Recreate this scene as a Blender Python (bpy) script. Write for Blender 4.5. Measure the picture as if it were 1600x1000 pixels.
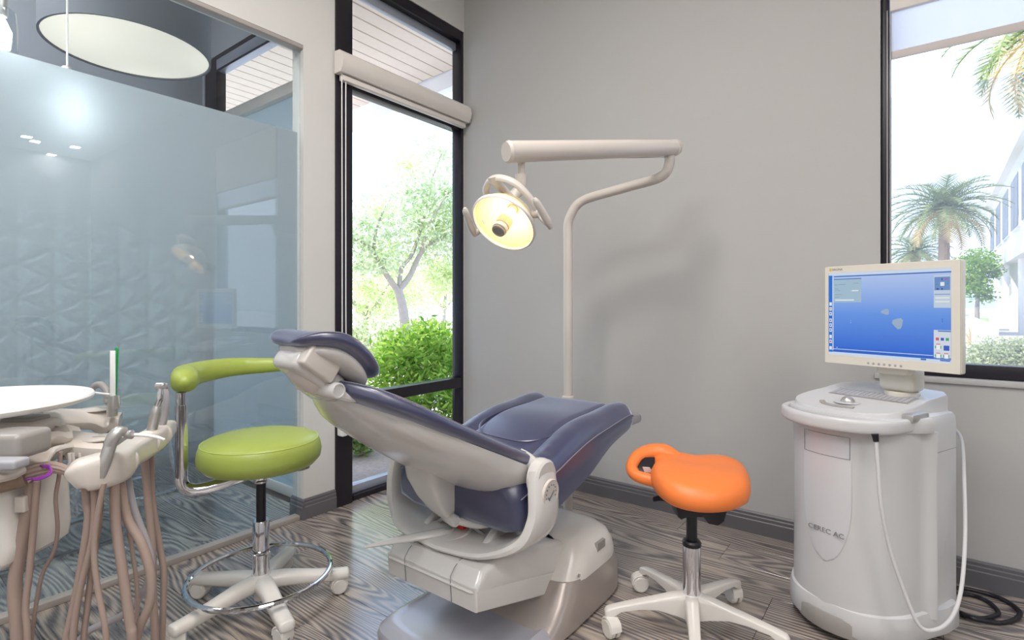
import bpy, bmesh, math, random
from mathutils import Vector, Matrix
random.seed(7)
PI = math.pi
SC = bpy.context.scene
COL = SC.collection
for o in list(bpy.data.objects):
    bpy.data.objects.remove(o)

# ------------------------------------------------------------------ camera, sky, sun, lights, exposure
EYE = Vector((2.494, -2.757, 1.1))
AX = Vector((0.7977, 0.6030, 0)).normalized()      # the lens's right-hand direction
AW = Vector((-AX.y, AX.x, 0))                      # the lens's level forward direction
cam = bpy.data.cameras.new('camera')
cam.sensor_fit = 'HORIZONTAL'; cam.sensor_width = 36.0
cam.lens = 36.0 * 832.0 / 1600.0
cam.shift_y = -25.0 / 1600.0
cam.clip_start = 0.05; cam.clip_end = 500
camo = bpy.data.objects.new('camera', cam); COL.objects.link(camo)
camo.location = EYE
camo.rotation_euler = Matrix((AX, Vector((0, 0, 1)), -AW)).transposed().to_euler()
SC.camera = camo

SC.view_settings.view_transform = 'Standard'
SC.view_settings.look = 'None'
SC.view_settings.gamma = 1.0
SC.view_settings.use_curve_mapping = False
SC.view_settings.exposure = 0.16

world = bpy.data.worlds.new('sky'); SC.world = world; world.use_nodes = True
wn = world.node_tree; wn.nodes.clear()
wo = wn.nodes.new('ShaderNodeOutputWorld'); wb = wn.nodes.new('ShaderNodeBackground')
wtc = wn.nodes.new('ShaderNodeTexCoord'); wsx = wn.nodes.new('ShaderNodeSeparateXYZ')
wr = wn.nodes.new('ShaderNodeValToRGB')
wr.color_ramp.elements[0].position = 0.0; wr.color_ramp.elements[0].color = (0.60, 0.68, 0.80, 1)
wr.color_ramp.elements[1].position = 1.0; wr.color_ramp.elements[1].color = (0.34, 0.51, 0.92, 1)
wn.links.new(wtc.outputs['Generated'], wsx.inputs[0]); wn.links.new(wsx.outputs['Z'], wr.inputs[0])
wn.links.new(wr.outputs[0], wb.inputs['Color']); wb.inputs['Strength'].default_value = 3.0
wn.links.new(wb.outputs[0], wo.inputs['Surface'])

def sun_lamp(energy, direction, angle):
    l = bpy.data.lights.new('sun', 'SUN'); l.energy = energy; l.angle = angle; l.color = (1.0, 0.95, 0.86)
    o = bpy.data.objects.new('sun', l); COL.objects.link(o)
    o.rotation_euler = Vector(direction).to_track_quat('-Z', 'Y').to_euler(); o.location = (0, 0, 12)
sun_lamp(6.0, (0.32, 0.62, -0.78), math.radians(1.0))

def ceiling_light(loc, sx, sy, watts, color):
    l = bpy.data.lights.new('fill_or_downlight', 'AREA'); l.shape = 'RECTANGLE'
    l.size = sx; l.size_y = sy; l.energy = watts; l.color = color
    o = bpy.data.objects.new('fill_or_downlight', l); COL.objects.link(o); o.location = loc
WARM = (1.0, 0.93, 0.86)
NEUT = (0.97, 0.98, 1.0)
ceiling_light((2.0, -3.7, 3.36), 1.2, 1.2, 52, NEUT)  # the wide panels are soft room fill added overhead, not known fixtures
ceiling_light((1.6, -2.05, 3.36), 0.6, 0.6, 38, WARM)
ceiling_light((3.9, -2.9, 3.36), 1.2, 1.2, 38, WARM)
ceiling_light((5.8, -4.2, 3.36), 1.2, 1.2, 50, NEUT)
ceiling_light((-0.75, -3.0, 3.36), 0.6, 1.2, 45, (0.97, 0.98, 1.0))  # fill added to brighten the neighbouring room and the film
for x, y in ((7.07, -0.96), (7.25, -0.84), (8.08, -0.97), (7.93, -0.52), (8.1, -0.39), (7.14, -0.42)):
    ceiling_light((x, y, 3.37), 0.10, 0.10, 5, NEUT)

# ------------------------------------------------------------------ materials
def nodes_of(m):
    m.use_nodes = True
    return m.node_tree, m.node_tree.nodes['Principled BSDF']
def inp(b, name, v):
    if name in b.inputs: b.inputs[name].default_value = v
def pbr(name, col, rough=0.5, metal=0.0, spec=0.5, coat=0.0, var=0.04, vscale=8.0, bump=0.0, bscale=60.0, emit=None, es=0.0, trans=0.0, coatr=0.1):
    m = bpy.data.materials.new(name); t, b = nodes_of(m)
    inp(b, 'Roughness', rough); inp(b, 'Metallic', metal); inp(b, 'Specular IOR Level', spec)
    inp(b, 'Coat Weight', coat); inp(b, 'Coat Roughness', coatr); inp(b, 'Transmission Weight', trans)
    tc = t.nodes.new('ShaderNodeTexCoord')
    nz = t.nodes.new('ShaderNodeTexNoise'); nz.inputs['Scale'].default_value = vscale; nz.inputs['Detail'].default_value = 3
    t.links.new(tc.outputs['Object'], nz.inputs['Vector'])
    mx = t.nodes.new('ShaderNodeMix'); mx.data_type = 'RGBA'
    t.links.new(nz.outputs['Fac'], mx.inputs['Factor'])
    mx.inputs['A'].default_value = tuple(max(0, c * (1 - var)) for c in col) + (1,)
    mx.inputs['B'].default_value = tuple(min(1, c * (1 + var)) for c in col) + (1,)
    t.links.new(mx.outputs['Result'], b.inputs['Base Color'])
    if bump:
        n2 = t.nodes.new('ShaderNodeTexNoise'); n2.inputs['Scale'].default_value = bscale; n2.inputs['Detail'].default_value = 4
        t.links.new(tc.outputs['Object'], n2.inputs['Vector'])
        bp = t.nodes.new('ShaderNodeBump'); bp.inputs['Strength'].default_value = bump; bp.inputs['Distance'].default_value = 0.004
        t.links.new(n2.outputs['Fac'], bp.inputs['Height']); t.links.new(bp.outputs['Normal'], b.inputs['Normal'])
    if emit:
        inp(b, 'Emission Color', tuple(emit) + (1,)); inp(b, 'Emission Strength', es)
    return m
def srgb(r, g, b):
    f = lambda c: (c / 255 / 12.92) if c / 255 <= 0.04045 else ((c / 255 + 0.055) / 1.055) ** 2.4
    return (f(r), f(g), f(b))
def glass_mat(name, tint, refl=0.10, rough=0.0):
    m = bpy.data.materials.new(name); m.use_nodes = True; t = m.node_tree; t.nodes.clear()
    out = t.nodes.new('ShaderNodeOutputMaterial'); mix = t.nodes.new('ShaderNodeMixShader')
    tr = t.nodes.new('ShaderNodeBsdfTransparent'); tr.inputs[0].default_value = tint + (1,)
    gl = t.nodes.new('ShaderNodeBsdfGlossy'); gl.inputs['Roughness'].default_value = rough
    lw0 = t.nodes.new('ShaderNodeLayerWeight'); lw0.inputs['Blend'].default_value = 0.5
    pw = t.nodes.new('ShaderNodeMath'); pw.operation = 'POWER'; pw.inputs[1].default_value = 4.0
    lw = t.nodes.new('ShaderNodeMath'); lw.operation = 'MULTIPLY_ADD'; lw.inputs[1].default_value = refl * 8.0; lw.inputs[2].default_value = refl * .6
    t.links.new(lw0.outputs['Facing'], pw.inputs[0]); t.links.new(pw.outputs[0], lw.inputs[0])
    t.links.new(lw.outputs[0], mix.inputs[0]); t.links.new(tr.outputs[0], mix.inputs[1]); t.links.new(gl.outputs[0], mix.inputs[2])
    t.links.new(mix.outputs[0], out.inputs['Surface'])
    return m
def film_mat():
    m = bpy.data.materials.new('gradient_frosted_film'); m.use_nodes = True; t = m.node_tree; t.nodes.clear()
    out = t.nodes.new('ShaderNodeOutputMaterial')
    geo = t.nodes.new('ShaderNodeNewGeometry'); sx = t.nodes.new('ShaderNodeSeparateXYZ')
    t.links.new(geo.outputs['Position'], sx.inputs[0])
    rp = t.nodes.new('ShaderNodeValToRGB'); mr = t.nodes.new('ShaderNodeMapRange')
    mr.inputs['From Min'].default_value = 0.0; mr.inputs['From Max'].default_value = 2.0
    t.links.new(sx.outputs['Z'], mr.inputs['Value']); t.links.new(mr.outputs[0], rp.inputs[0])
    cr = rp.color_ramp
    cr.elements[0].position = 0.10; cr.elements[0].color = (0.03,) * 3 + (1,)
    cr.elements[1].position = 0.95; cr.elements[1].color = (0.985,) * 3 + (1,)
    for p, v in ((0.2, 0.16), (0.3, 0.40), (0.5, 0.54), (0.7, 0.66), (0.85, 0.87)):
        e = cr.elements.new(p); e.color = (v,) * 3 + (1,)
    tr = t.nodes.new('ShaderNodeBsdfTransparent'); tr.inputs[0].default_value = (0.86, 0.92, 0.95, 1)
    tl = t.nodes.new('ShaderNodeBsdfTranslucent'); tl.inputs[0].default_value = (0.74, 0.78, 0.81, 1)
    df = t.nodes.new('ShaderNodeBsdfDiffuse'); df.inputs[0].default_value = (0.60, 0.655, 0.70, 1)
    mx = t.nodes.new('ShaderNodeMixShader'); mx.inputs[0].default_value = 0.55
    t.links.new(tl.outputs[0], mx.inputs[1]); t.links.new(df.outputs[0], mx.inputs[2])
    m2 = t.nodes.new('ShaderNodeMixShader'); t.links.new(rp.outputs[0], m2.inputs[0])
    t.links.new(tr.outputs[0], m2.inputs[1]); t.links.new(mx.outputs[0], m2.inputs[2])
    t.links.new(m2.outputs[0], out.inputs['Surface'])
    return m
def translucent(name, col, open_=0.0, back=0.5, spec=None):
    m = bpy.data.materials.new(name); m.use_nodes = True; t = m.node_tree; t.nodes.clear()
    out = t.nodes.new('ShaderNodeOutputMaterial')
    tl = t.nodes.new('ShaderNodeBsdfTranslucent'); tl.inputs[0].default_value = col + (1,)
    df = t.nodes.new('ShaderNodeBsdfDiffuse'); df.inputs[0].default_value = col + (1,)
    mx = t.nodes.new('ShaderNodeMixShader'); mx.inputs[0].default_value = 1 - back
    t.links.new(tl.outputs[0], mx.inputs[1]); t.links.new(df.outputs[0], mx.inputs[2])
    tr = t.nodes.new('ShaderNodeBsdfTransparent')
    m2 = t.nodes.new('ShaderNodeMixShader'); m2.inputs[0].default_value = open_
    t.links.new(mx.outputs[0], m2.inputs[1]); t.links.new(tr.outputs[0], m2.inputs[2])
    t.links.new(m2.outputs[0], out.inputs['Surface'])
    return m
def leaf_mat(name, c1, c2, scale=1.5):
    m = bpy.data.materials.new(name); m.use_nodes = True; t = m.node_tree; t.nodes.clear()
    out = t.nodes.new('ShaderNodeOutputMaterial')
    geo = t.nodes.new('ShaderNodeNewGeometry')
    rp = t.nodes.new('ShaderNodeValToRGB')
    rp.color_ramp.elements[0].color = c1 + (1,); rp.color_ramp.elements[1].color = c2 + (1,)
    t.links.new(geo.outputs['Random Per Island'], rp.inputs[0])
    df = t.nodes.new('ShaderNodeBsdfDiffuse'); tl = t.nodes.new('ShaderNodeBsdfTranslucent')
    mx = t.nodes.new('ShaderNodeMixShader'); mx.inputs[0].default_value = 0.4
    t.links.new(rp.outputs[0], df.inputs[0]); t.links.new(rp.outputs[0], tl.inputs[0])
    t.links.new(df.outputs[0], mx.inputs[1]); t.links.new(tl.outputs[0], mx.inputs[2])
    t.links.new(mx.outputs[0], out.inputs['Surface'])
    return m
def wood_mat():
    m = bpy.data.materials.new('grey_zebra_grain_laminate'); t, b = nodes_of(m)
    inp(b, 'Roughness', 0.24); inp(b, 'Specular IOR Level', 0.85); inp(b, 'Coat Weight', 0.6); inp(b, 'Coat Roughness', 0.16)
    tc = t.nodes.new('ShaderNodeTexCoord'); oi = t.nodes.new('ShaderNodeObjectInfo')
    rnd = t.nodes.new('ShaderNodeMath'); rnd.operation = 'MULTIPLY'; rnd.inputs[1].default_value = 57.0
    t.links.new(oi.outputs['Random'], rnd.inputs[0])
    cmb = t.nodes.new('ShaderNodeCombineXYZ')
    t.links.new(rnd.outputs[0], cmb.inputs[0]); t.links.new(rnd.outputs[0], cmb.inputs[1]); t.links.new(rnd.outputs[0], cmb.inputs[2])
    add = t.nodes.new('ShaderNodeVectorMath'); add.operation = 'ADD'
    t.links.new(tc.outputs['Object'], add.inputs[0]); t.links.new(cmb.outputs[0], add.inputs[1])
    mp = t.nodes.new('ShaderNodeMapping'); mp.inputs['Scale'].default_value = (0.75, 4.2, 1.0)
    t.links.new(add.outputs[0], mp.inputs['Vector'])
    nz = t.nodes.new('ShaderNodeTexNoise'); nz.inputs['Scale'].default_value = 1.25; nz.inputs['Detail'].default_value = 1.4; nz.inputs['Roughness'].default_value = 0.45
    t.links.new(mp.outputs[0], nz.inputs['Vector'])
    sx = t.nodes.new('ShaderNodeSeparateXYZ'); t.links.new(tc.outputs['Object'], sx.inputs[0])
    a = t.nodes.new('ShaderNodeMath'); a.operation = 'MULTIPLY'; a.inputs[1].default_value = 125.0
    t.links.new(nz.outputs['Fac'], a.inputs[0])
    a2 = t.nodes.new('ShaderNodeMath'); a2.operation = 'MULTIPLY'; a2.inputs[1].default_value = 250.0
    t.links.new(sx.outputs['Y'], a2.inputs[0])
    s = t.nodes.new('ShaderNodeMath'); s.operation = 'ADD'
    t.links.new(a.outputs[0], s.inputs[0]); t.links.new(a2.outputs[0], s.inputs[1])
    sn = t.nodes.new('ShaderNodeMath'); sn.operation = 'SINE'; t.links.new(s.outputs[0], sn.inputs[0])
    # fine fibre noise
    mp2 = t.nodes.new('ShaderNodeMapping'); mp2.inputs['Scale'].default_value = (9, 240, 9)
    t.links.new(add.outputs[0], mp2.inputs['Vector'])
    nf = t.nodes.new('ShaderNodeTexNoise'); nf.inputs['Scale'].default_value = 1.0; nf.inputs['Detail'].default_value = 2
    t.links.new(mp2.outputs[0], nf.inputs['Vector'])
    k = t.nodes.new('ShaderNodeMath'); k.operation = 'MULTIPLY_ADD'; k.inputs[1].default_value = 0.30; k.inputs[2].default_value = 0.10
    t.links.new(sn.outputs[0], k.inputs[0])
    k2 = t.nodes.new('ShaderNodeMath'); k2.operation = 'MULTIPLY_ADD'; k2.inputs[1].default_value = 0.90
    t.links.new(nf.outputs['Fac'], k2.inputs[0]); t.links.new(k.outputs[0], k2.inputs[2])
    rp = t.nodes.new('ShaderNodeValToRGB'); cr = rp.color_ramp
    cr.elements[0].position = 0.12; cr.elements[0].color = srgb(78, 74, 80) + (1,)
    cr.elements[1].position = 0.95; cr.elements[1].color = srgb(192, 178, 164) + (1,)
    e = cr.elements.new(0.5); e.color = srgb(140, 131, 126) + (1,)
    t.links.new(k2.outputs[0], rp.inputs[0])
    t.links.new(rp.outputs[0], b.inputs['Base Color'])
    return m

M = {}
M['wall'] = pbr('warm_grey_wall_paint', srgb(188, 187, 185), 0.75, var=0.02, bump=0.08, bscale=120)
M['wall_light'] = pbr('cream_wall_paint', srgb(218, 217, 214), 0.75, var=0.02, bump=0.06, bscale=120)
M['neighbour_wall'] = pbr('grey_neighbour_paint', srgb(150, 154, 162), 0.8, var=0.02)
M['relief'] = pbr('white_relief_panel', srgb(206, 216, 222), 0.55, var=0.02)
M['ceiling'] = pbr('white_ceiling', srgb(225, 222, 218), 0.85, var=0.02)
M['base'] = pbr('grey_baseboard_paint', srgb(102, 100, 105), 0.4, var=0.03)
M['black_al'] = pbr('black_anodised_frame', srgb(30, 26, 36), 0.35, 0.0, 0.5, var=0.1)
M['grey_al'] = pbr('grey_aluminium', srgb(170, 176, 190), 0.4, 0.4)
M['glass'] = glass_mat('window_glass', (0.97, 0.985, 0.98), 0.028)
M['pglass'] = glass_mat('partition_glass', (0.95, 0.975, 0.98), 0.10)
M['film'] = film_mat()
M['wood'] = wood_mat()
M['subfloor'] = pbr('dark_subfloor', srgb(60, 54, 52), 0.8)
M['channel'] = pbr('brushed_channel', srgb(186, 178, 172), 0.45, 0.2)
M['white'] = pbr('warm_white_plastic', srgb(226, 222, 216), 0.28, coat=0.3, var=0.015)
M['chairwhite'] = pbr('grey_white_chair_shell', srgb(212, 209, 206), 0.22, coat=0.4, var=0.015)
M['beige'] = pbr('beige_white_plastic', srgb(214, 206, 198), 0.3, coat=0.25, var=0.02)
M['cartwhite'] = pbr('cool_white_cart_plastic', srgb(208, 208, 209), 0.32, coat=0.2, var=0.01)
M['cream'] = pbr('cream_monitor_plastic', srgb(224, 219, 207), 0.4, var=0.01)
M['navy'] = pbr('navy_upholstery', srgb(49, 53, 88), 0.36, spec=1.0, coat=0.6, coatr=0.30, var=0.05, bump=0.05, bscale=220)
for nm_, v_ in (('Sheen Weight', 1.0), ('Sheen Roughness', .34)): inp(M['navy'].node_tree.nodes['Principled BSDF'], nm_, v_)
inp(M['navy'].node_tree.nodes['Principled BSDF'], 'Sheen Tint', (.72, .80, 1, 1))  # blue sheen tint stands in for window light reflected on the cushions
M['thread'] = pbr('grey_stitching', srgb(130, 128, 140), 0.7)
M['taupe'] = pbr('taupe_metallic_base', srgb(172, 162, 156), 0.3, 0.25, coat=0.3, var=0.03)
M['silver'] = pbr('silver_metallic_paint', srgb(192, 192, 202), 0.32, 0.2, coat=0.3, var=0.03, bump=0.03, bscale=400)
M['chrome'] = pbr('chrome', srgb(225, 225, 230), 0.07, 1.0, var=0.01)
M['steel'] = pbr('brushed_steel', srgb(196, 194, 192), 0.36, 0.75, var=0.05)
M['black'] = pbr('black_plastic', srgb(26, 24, 34), 0.35)
M['green'] = pbr('lime_green_vinyl', srgb(162, 178, 84), 0.36, var=0.04, bump=0.05, bscale=260)
M['greenseam'] = pbr('pale_green_seam', srgb(190, 208, 110), 0.5)
M['orange'] = pbr('orange_vinyl', srgb(246, 132, 62), 0.42, var=0.03, bump=0.03, bscale=260)
M['hose'] = pbr('taupe_rubber_hose', srgb(164, 144, 134), 0.45, var=0.04)
M['hosegrey'] = pbr('grey_hose', srgb(168, 164, 168), 0.4)
M['grey'] = pbr('mid_grey_plastic', srgb(158, 154, 150), 0.35, coat=0.2)
M['lightgrey'] = pbr('light_grey_key', srgb(170, 170, 176), 0.5)
M['ink'] = pbr('grey_ink', srgb(128, 128, 132), 0.6)
M['paper'] = pbr('white_soft_plastic', srgb(240, 240, 238), 0.4)
M['greenplastic'] = pbr('bright_green_plastic', srgb(24, 160, 84), 0.35)
M['purple'] = pbr('purple_tie', srgb(140, 60, 160), 0.35)
M['red'] = pbr('red_plastic', srgb(200, 40, 34), 0.4)
M['cover'] = translucent('clear_film_cover', srgb(196, 194, 196), 0.25, 0.35)
M['fabric'] = translucent('white_shade_fabric', srgb(232, 232, 236), 0.12, 0.75)
M['hem'] = pbr('shade_hem_bar', srgb(206, 198, 194), 0.6)
M['mesh'] = translucent('fine_screen_mesh', srgb(150, 156, 168), 0.74, 0.5)
M['blind'] = pbr('white_blind_cassette', srgb(228, 222, 216), 0.4)
M['stucco'] = pbr('white_stucco', srgb(240, 236, 230), 0.8)
M['soffit'] = pbr('weathered_soffit_board', srgb(238, 222, 206), 0.8, var=0.05, vscale=30, bump=0.2, bscale=90)
M['fascia'] = pbr('pale_fascia_paint', srgb(240, 240, 242), 0.6)
M['bark'] = pbr('pale_grey_bark', srgb(178, 168, 160), 0.9, var=0.15, vscale=14, bump=0.4, bscale=30)
M['palmbark'] = pbr('brown_palm_bark', srgb(150, 130, 112), 0.9, var=0.2, vscale=6, bump=0.6, bscale=10)
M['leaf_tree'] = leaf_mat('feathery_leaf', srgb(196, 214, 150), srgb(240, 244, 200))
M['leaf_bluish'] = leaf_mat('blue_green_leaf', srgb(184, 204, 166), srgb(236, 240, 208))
M['leaf_shrub'] = leaf_mat('bright_shrub_leaf', srgb(104, 158, 52), srgb(190, 216, 104))
M['leaf_low'] = leaf_mat('low_plant_leaf', srgb(110, 150, 80), srgb(190, 212, 140))
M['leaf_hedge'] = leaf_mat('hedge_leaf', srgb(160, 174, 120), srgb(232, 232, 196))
M['leaf_palm'] = leaf_mat('palm_leaf', srgb(116, 138, 92), srgb(190, 196, 142))
M['leaf_straw'] = leaf_mat('straw_leaf', srgb(204, 178, 120), srgb(232, 214, 170))
M['mulch'] = pbr('brown_mulch', srgb(186, 170, 160), 0.95, var=0.35, vscale=40, bump=0.8, bscale=60)
M['asphalt'] = pbr('pale_paving', srgb(226, 220, 214), 0.9, var=0.05, vscale=1.5)
M['lawn'] = pbr('lawn_grass', srgb(168, 190, 116), 0.95, var=0.2, vscale=20)
M['farwin'] = pbr('far_window_glass', srgb(104, 112, 124), 0.35)

# ------------------------------------------------------------------ object helpers
def V(*a): return Vector(a)
def tag(o, label=None, cat=None, group=None, kind=None):
    if label: o['label'] = label
    if cat: o['category'] = cat
    if group: o['group'] = group
    if kind: o['kind'] = kind
    return o
def thing(name, label, cat, loc=(0, 0, 0), group=None):
    o = bpy.data.objects.new(name, None); COL.objects.link(o); o.location = loc
    o.empty_display_size = 0.1
    return tag(o, label, cat, group)
def origin(p):
    v = Vector((0, 0, 0))
    while p is not None:
        v += p.location; p = p.parent
    return v
def link(name, me, parent=None, smooth=35, mat=None):
    o = bpy.data.objects.new(name, me); COL.objects.link(o)
    if mat: me.materials.append(mat)
    if parent is not None:
        me.transform(Matrix.Translation(-origin(parent))); o.parent = parent
    if smooth:
        me.shade_smooth(); me.set_sharp_from_angle(angle=math.radians(smooth))
    return o
def obj(name, bm, mat, parent=None, smooth=35, sub=0, center=False):
    bmesh.ops.recalc_face_normals(bm, faces=bm.faces)
    me = bpy.data.meshes.new(name); bm.to_mesh(me); bm.free()
    o = link(name, me, parent, smooth, mat)
    if sub:
        s = o.modifiers.new('sub', 'SUBSURF'); s.levels = sub; s.render_levels = sub
    if center and parent is None:
        c = sum((v.co for v in me.vertices), Vector()) / max(1, len(me.vertices))
        me.transform(Matrix.Translation(-c)); o.location = c
    return o
def struct(name, bm, mat, parent=None, smooth=35):
    o = obj(name, bm, mat, parent, smooth)
    if parent is None: o['kind'] = 'structure'
    return o
def B(): return bmesh.new()
def box(bm, lo, hi, bev=0.0, seg=2, mat=None):
    r = bmesh.ops.create_cube(bm, size=1.0); vs = r['verts']
    s = Vector(hi) - Vector(lo); c = (Vector(hi) + Vector(lo)) / 2
    for v in vs: v.co = Vector((v.co.x * s.x, v.co.y * s.y, v.co.z * s.z)) + c
    if bev > 0:
        es = list({e for v in vs for e in v.link_edges})
        rb = bmesh.ops.bevel(bm, geom=es, offset=bev, segments=seg, affect='EDGES', profile=0.5)
        vs = list({v for f in rb['faces'] for v in f.verts} | {v for v in vs if v.is_valid})
    if mat is not None:
        for v in vs: v.co = mat @ v.co
    return vs
def B1(lo, hi, bev=0.0, seg=2, mat=None):
    b = B(); box(b, lo, hi, bev, seg, mat); return b
def catmull(pts, n=6):
    P = [Vector(p) for p in pts]
    if len(P) < 3: return P
    out = []
    for i in range(len(P) - 1):
        p0 = P[i - 1] if i > 0 else P[i] * 2 - P[i + 1]
        p1, p2 = P[i], P[i + 1]
        p3 = P[i + 2] if i + 2 < len(P) else P[i + 1] * 2 - P[i]
        for k in range(n):
            t = k / n
            out.append(0.5 * ((2 * p1) + (p2 - p0) * t + (2 * p0 - 5 * p1 + 4 * p2 - p3) * t * t + (3 * p1 - p0 - 3 * p2 + p3) * t ** 3))
    out.append(P[-1]); return out
def loft(bm, rings, cap=True, closed=True):
    vr = [[bm.verts.new(p) for p in r] for r in rings]
    n = len(vr[0])
    for a, b in zip(vr, vr[1:]):
        for i in range(n if closed else n - 1):
            j = (i + 1) % n
            try: bm.faces.new((a[i], a[j], b[j], b[i]))
            except ValueError: pass
    if cap:
        bm.faces.new(list(reversed(vr[0]))); bm.faces.new(vr[-1])
    return vr
def lerp_list(l, m):
    out = []
    for i in range(m):
        t = i * (len(l) - 1) / max(1, m - 1); k = min(int(t), len(l) - 2); f = t - k
        out.append(l[k] * (1 - f) + l[k + 1] * f)
    return out
def tube(bm, pts, r, seg=10, n=6, cap=True, ring=False):
    P = catmull(pts, n) if n > 1 else [Vector(p) for p in pts]
    R = [r] * len(P) if not isinstance(r, (list, tuple)) else lerp_list(list(r), len(P))
    rings = []; up = None
    for i, p in enumerate(P):
        d = (P[min(i + 1, len(P) - 1)] - P[max(i - 1, 0)])
        if d.length < 1e-9: d = Vector((0, 0, 1))
        d.normalize()
        if up is None:
            up = Vector((0, 0, 1)) if abs(d.z) < 0.9 else Vector((1, 0, 0))
        up = (up - d * up.dot(d))
        if up.length < 1e-6: up = d.orthogonal()
        up.normalize(); s = d.cross(up)
        rings.append([p + (up * math.cos(2 * PI * k / seg) + s * math.sin(2 * PI * k / seg)) * R[i] for k in range(seg)])
    loft(bm, rings, cap); return bm
def sweep(bm, pts, ra, rb, side, seg=16, n=6, e=2.0):
    P = catmull(pts, n) if n > 1 else [Vector(p) for p in pts]
    A = lerp_list(list(ra), len(P)) if isinstance(ra, (list, tuple)) else [ra] * len(P)
    Bb = lerp_list(list(rb), len(P)) if isinstance(rb, (list, tuple)) else [rb] * len(P)
    rings = []; side = Vector(side)
    for i, p in enumerate(P):
        d = (P[min(i + 1, len(P) - 1)] - P[max(i - 1, 0)]).normalized()
        s = (side - d * side.dot(d)).normalized(); u = d.cross(s)
        ring = []
        for k in range(seg):
            a = 2 * PI * k / seg; c, q = math.cos(a), math.sin(a)
            ring.append(p + s * A[i] * math.copysign(abs(c) ** (2 / e), c) + u * Bb[i] * math.copysign(abs(q) ** (2 / e), q))
        rings.append(ring)
    loft(bm, rings); return bm
def lathe(bm, prof, seg=24, mat=None, cap=True):
    rings = []
    for r, z in prof:
        ring = [Vector((max(r, 1e-4) * math.cos(2 * PI * k / seg), max(r, 1e-4) * math.sin(2 * PI * k / seg), z)) for k in range(seg)]
        rings.append([mat @ p for p in ring] if mat is not None else ring)
    loft(bm, rings, cap); return bm
def frame_at(loc, zdir, xdir=None):
    z = Vector(zdir).normalized()
    x = Vector(xdir) if xdir is not None else z.orthogonal()
    x = (x - z * x.dot(z)).normalized(); y = z.cross(x)
    m = Matrix((x, y, z)).transposed().to_4x4(); m.translation = Vector(loc); return m
def prism(bm, outline, origin_, ax, ay, depth, bev=0.0, seg=3):
    """flat outline (list of 2D) in axes ax, ay, given thickness along ax x ay"""
    o = Vector(origin_); ax = Vector(ax); ay = Vector(ay); n = ax.cross(ay).normalized() * depth
    a = [bm.verts.new(o + ax * p[0] + ay * p[1]) for p in outline]
    f = bm.faces.new(a)
    r = bmesh.ops.extrude_face_region(bm, geom=[f])
    nv = [v for v in r['geom'] if isinstance(v, bmesh.types.BMVert)]
    for v in nv: v.co += n
    if bev > 0:
        fs = {f2 for v in a + nv for f2 in v.link_faces}
        sa, sn_ = set(a), set(nv)
        caps = [f2 for f2 in fs if set(f2.verts) <= sa or set(f2.verts) <= sn_]
        es = list({e for c in caps for e in c.edges})
        bmesh.ops.bevel(bm, geom=es, offset=bev, segments=seg, affect='EDGES', profile=0.5, clamp_overlap=True)
    return bm
def smooth_outline(pts, n=6):
    P = [Vector((p[0], p[1], 0)) for p in pts]; N = len(P); out = []
    for i in range(N):
        p0, p1, p2, p3 = P[i - 1], P[i], P[(i + 1) % N], P[(i + 2) % N]
        for k in range(n):
            t = k / n
            q = 0.5 * ((2 * p1) + (p2 - p0) * t + (2 * p0 - 5 * p1 + 4 * p2 - p3) * t * t + (3 * p1 - p0 - 3 * p2 + p3) * t ** 3)
            out.append((q.x, q.y))
    return out
def at(px, py, w):
    """a world point seen at photo pixel (px, py) and standing w metres ahead of the eye"""
    return EYE + (AW + AX * ((px - 800) / 832.0) + Vector((0, 0, 1)) * ((475 - py) / 832.0)) * w
def text_mesh(bm_name, body, size, mat4, mat, parent, extrude=0.0004):
    c = bpy.data.curves.new(bm_name, 'FONT'); c.body = body; c.size = size; c.extrude = extrude
    c.align_x = 'CENTER'; c.align_y = 'CENTER'
    t = bpy.data.objects.new(bm_name, c); COL.objects.link(t)
    dg = bpy.context.evaluated_depsgraph_get()
    me = bpy.data.meshes.new_from_object(t.evaluated_get(dg)); bpy.data.objects.remove(t)
    me.materials.clear(); me.transform(mat4)
    return link(bm_name, me, parent, 0, mat)

# ------------------------------------------------------------------ room shell
YB = -0.008                    # face of the back wall
H = 3.4
b = B(); prism(b, [(-1.60, -5.6), (8.1, -5.6), (8.1, .16), (-.10, .16), (-.10, -1.0), (-1.60, -1.0)], (0, 0, -.10), (1, 0, 0), (0, 1, 0), .088); struct('floor', b, M['subfloor'])
floor = bpy.data.objects['floor']
PW = 0.190; PL = 1.25
plank_meshes = {}
def plank_mesh(l, w):
    key = (round(l, 3), round(w, 3))
    if key not in plank_meshes:
        bm = B(); box(bm, (-l / 2 + .0006, -w / 2 + .0006, -0.012), (l / 2 - .0006, w / 2 - .0006, 0.0), 0.0007, 1)
        me = bpy.data.meshes.new('plank'); bm.to_mesh(me); bm.free(); me.materials.append(M['wood'])
        plank_meshes[key] = me
    return plank_meshes[key]
row = 0; y = YB
while y > -3.6:
    y0 = y - PW; x = -1.53 - random.choice((0.15, 0.4, 0.65, 0.9, 1.1)); xe = 3.9
    while x < xe:
        xs0 = -.09 if y > -1.06 else -1.53
        a, c = max(x, xs0), min(x + PL, xe)
        if c - a > 0.05:
            o = bpy.data.objects.new('plank', plank_mesh(c - a, PW)); COL.objects.link(o)
            o.parent = floor; o.location = ((a + c) / 2, (y + y0) / 2, 0)
        x += PL
    y = y0; row += 1

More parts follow.
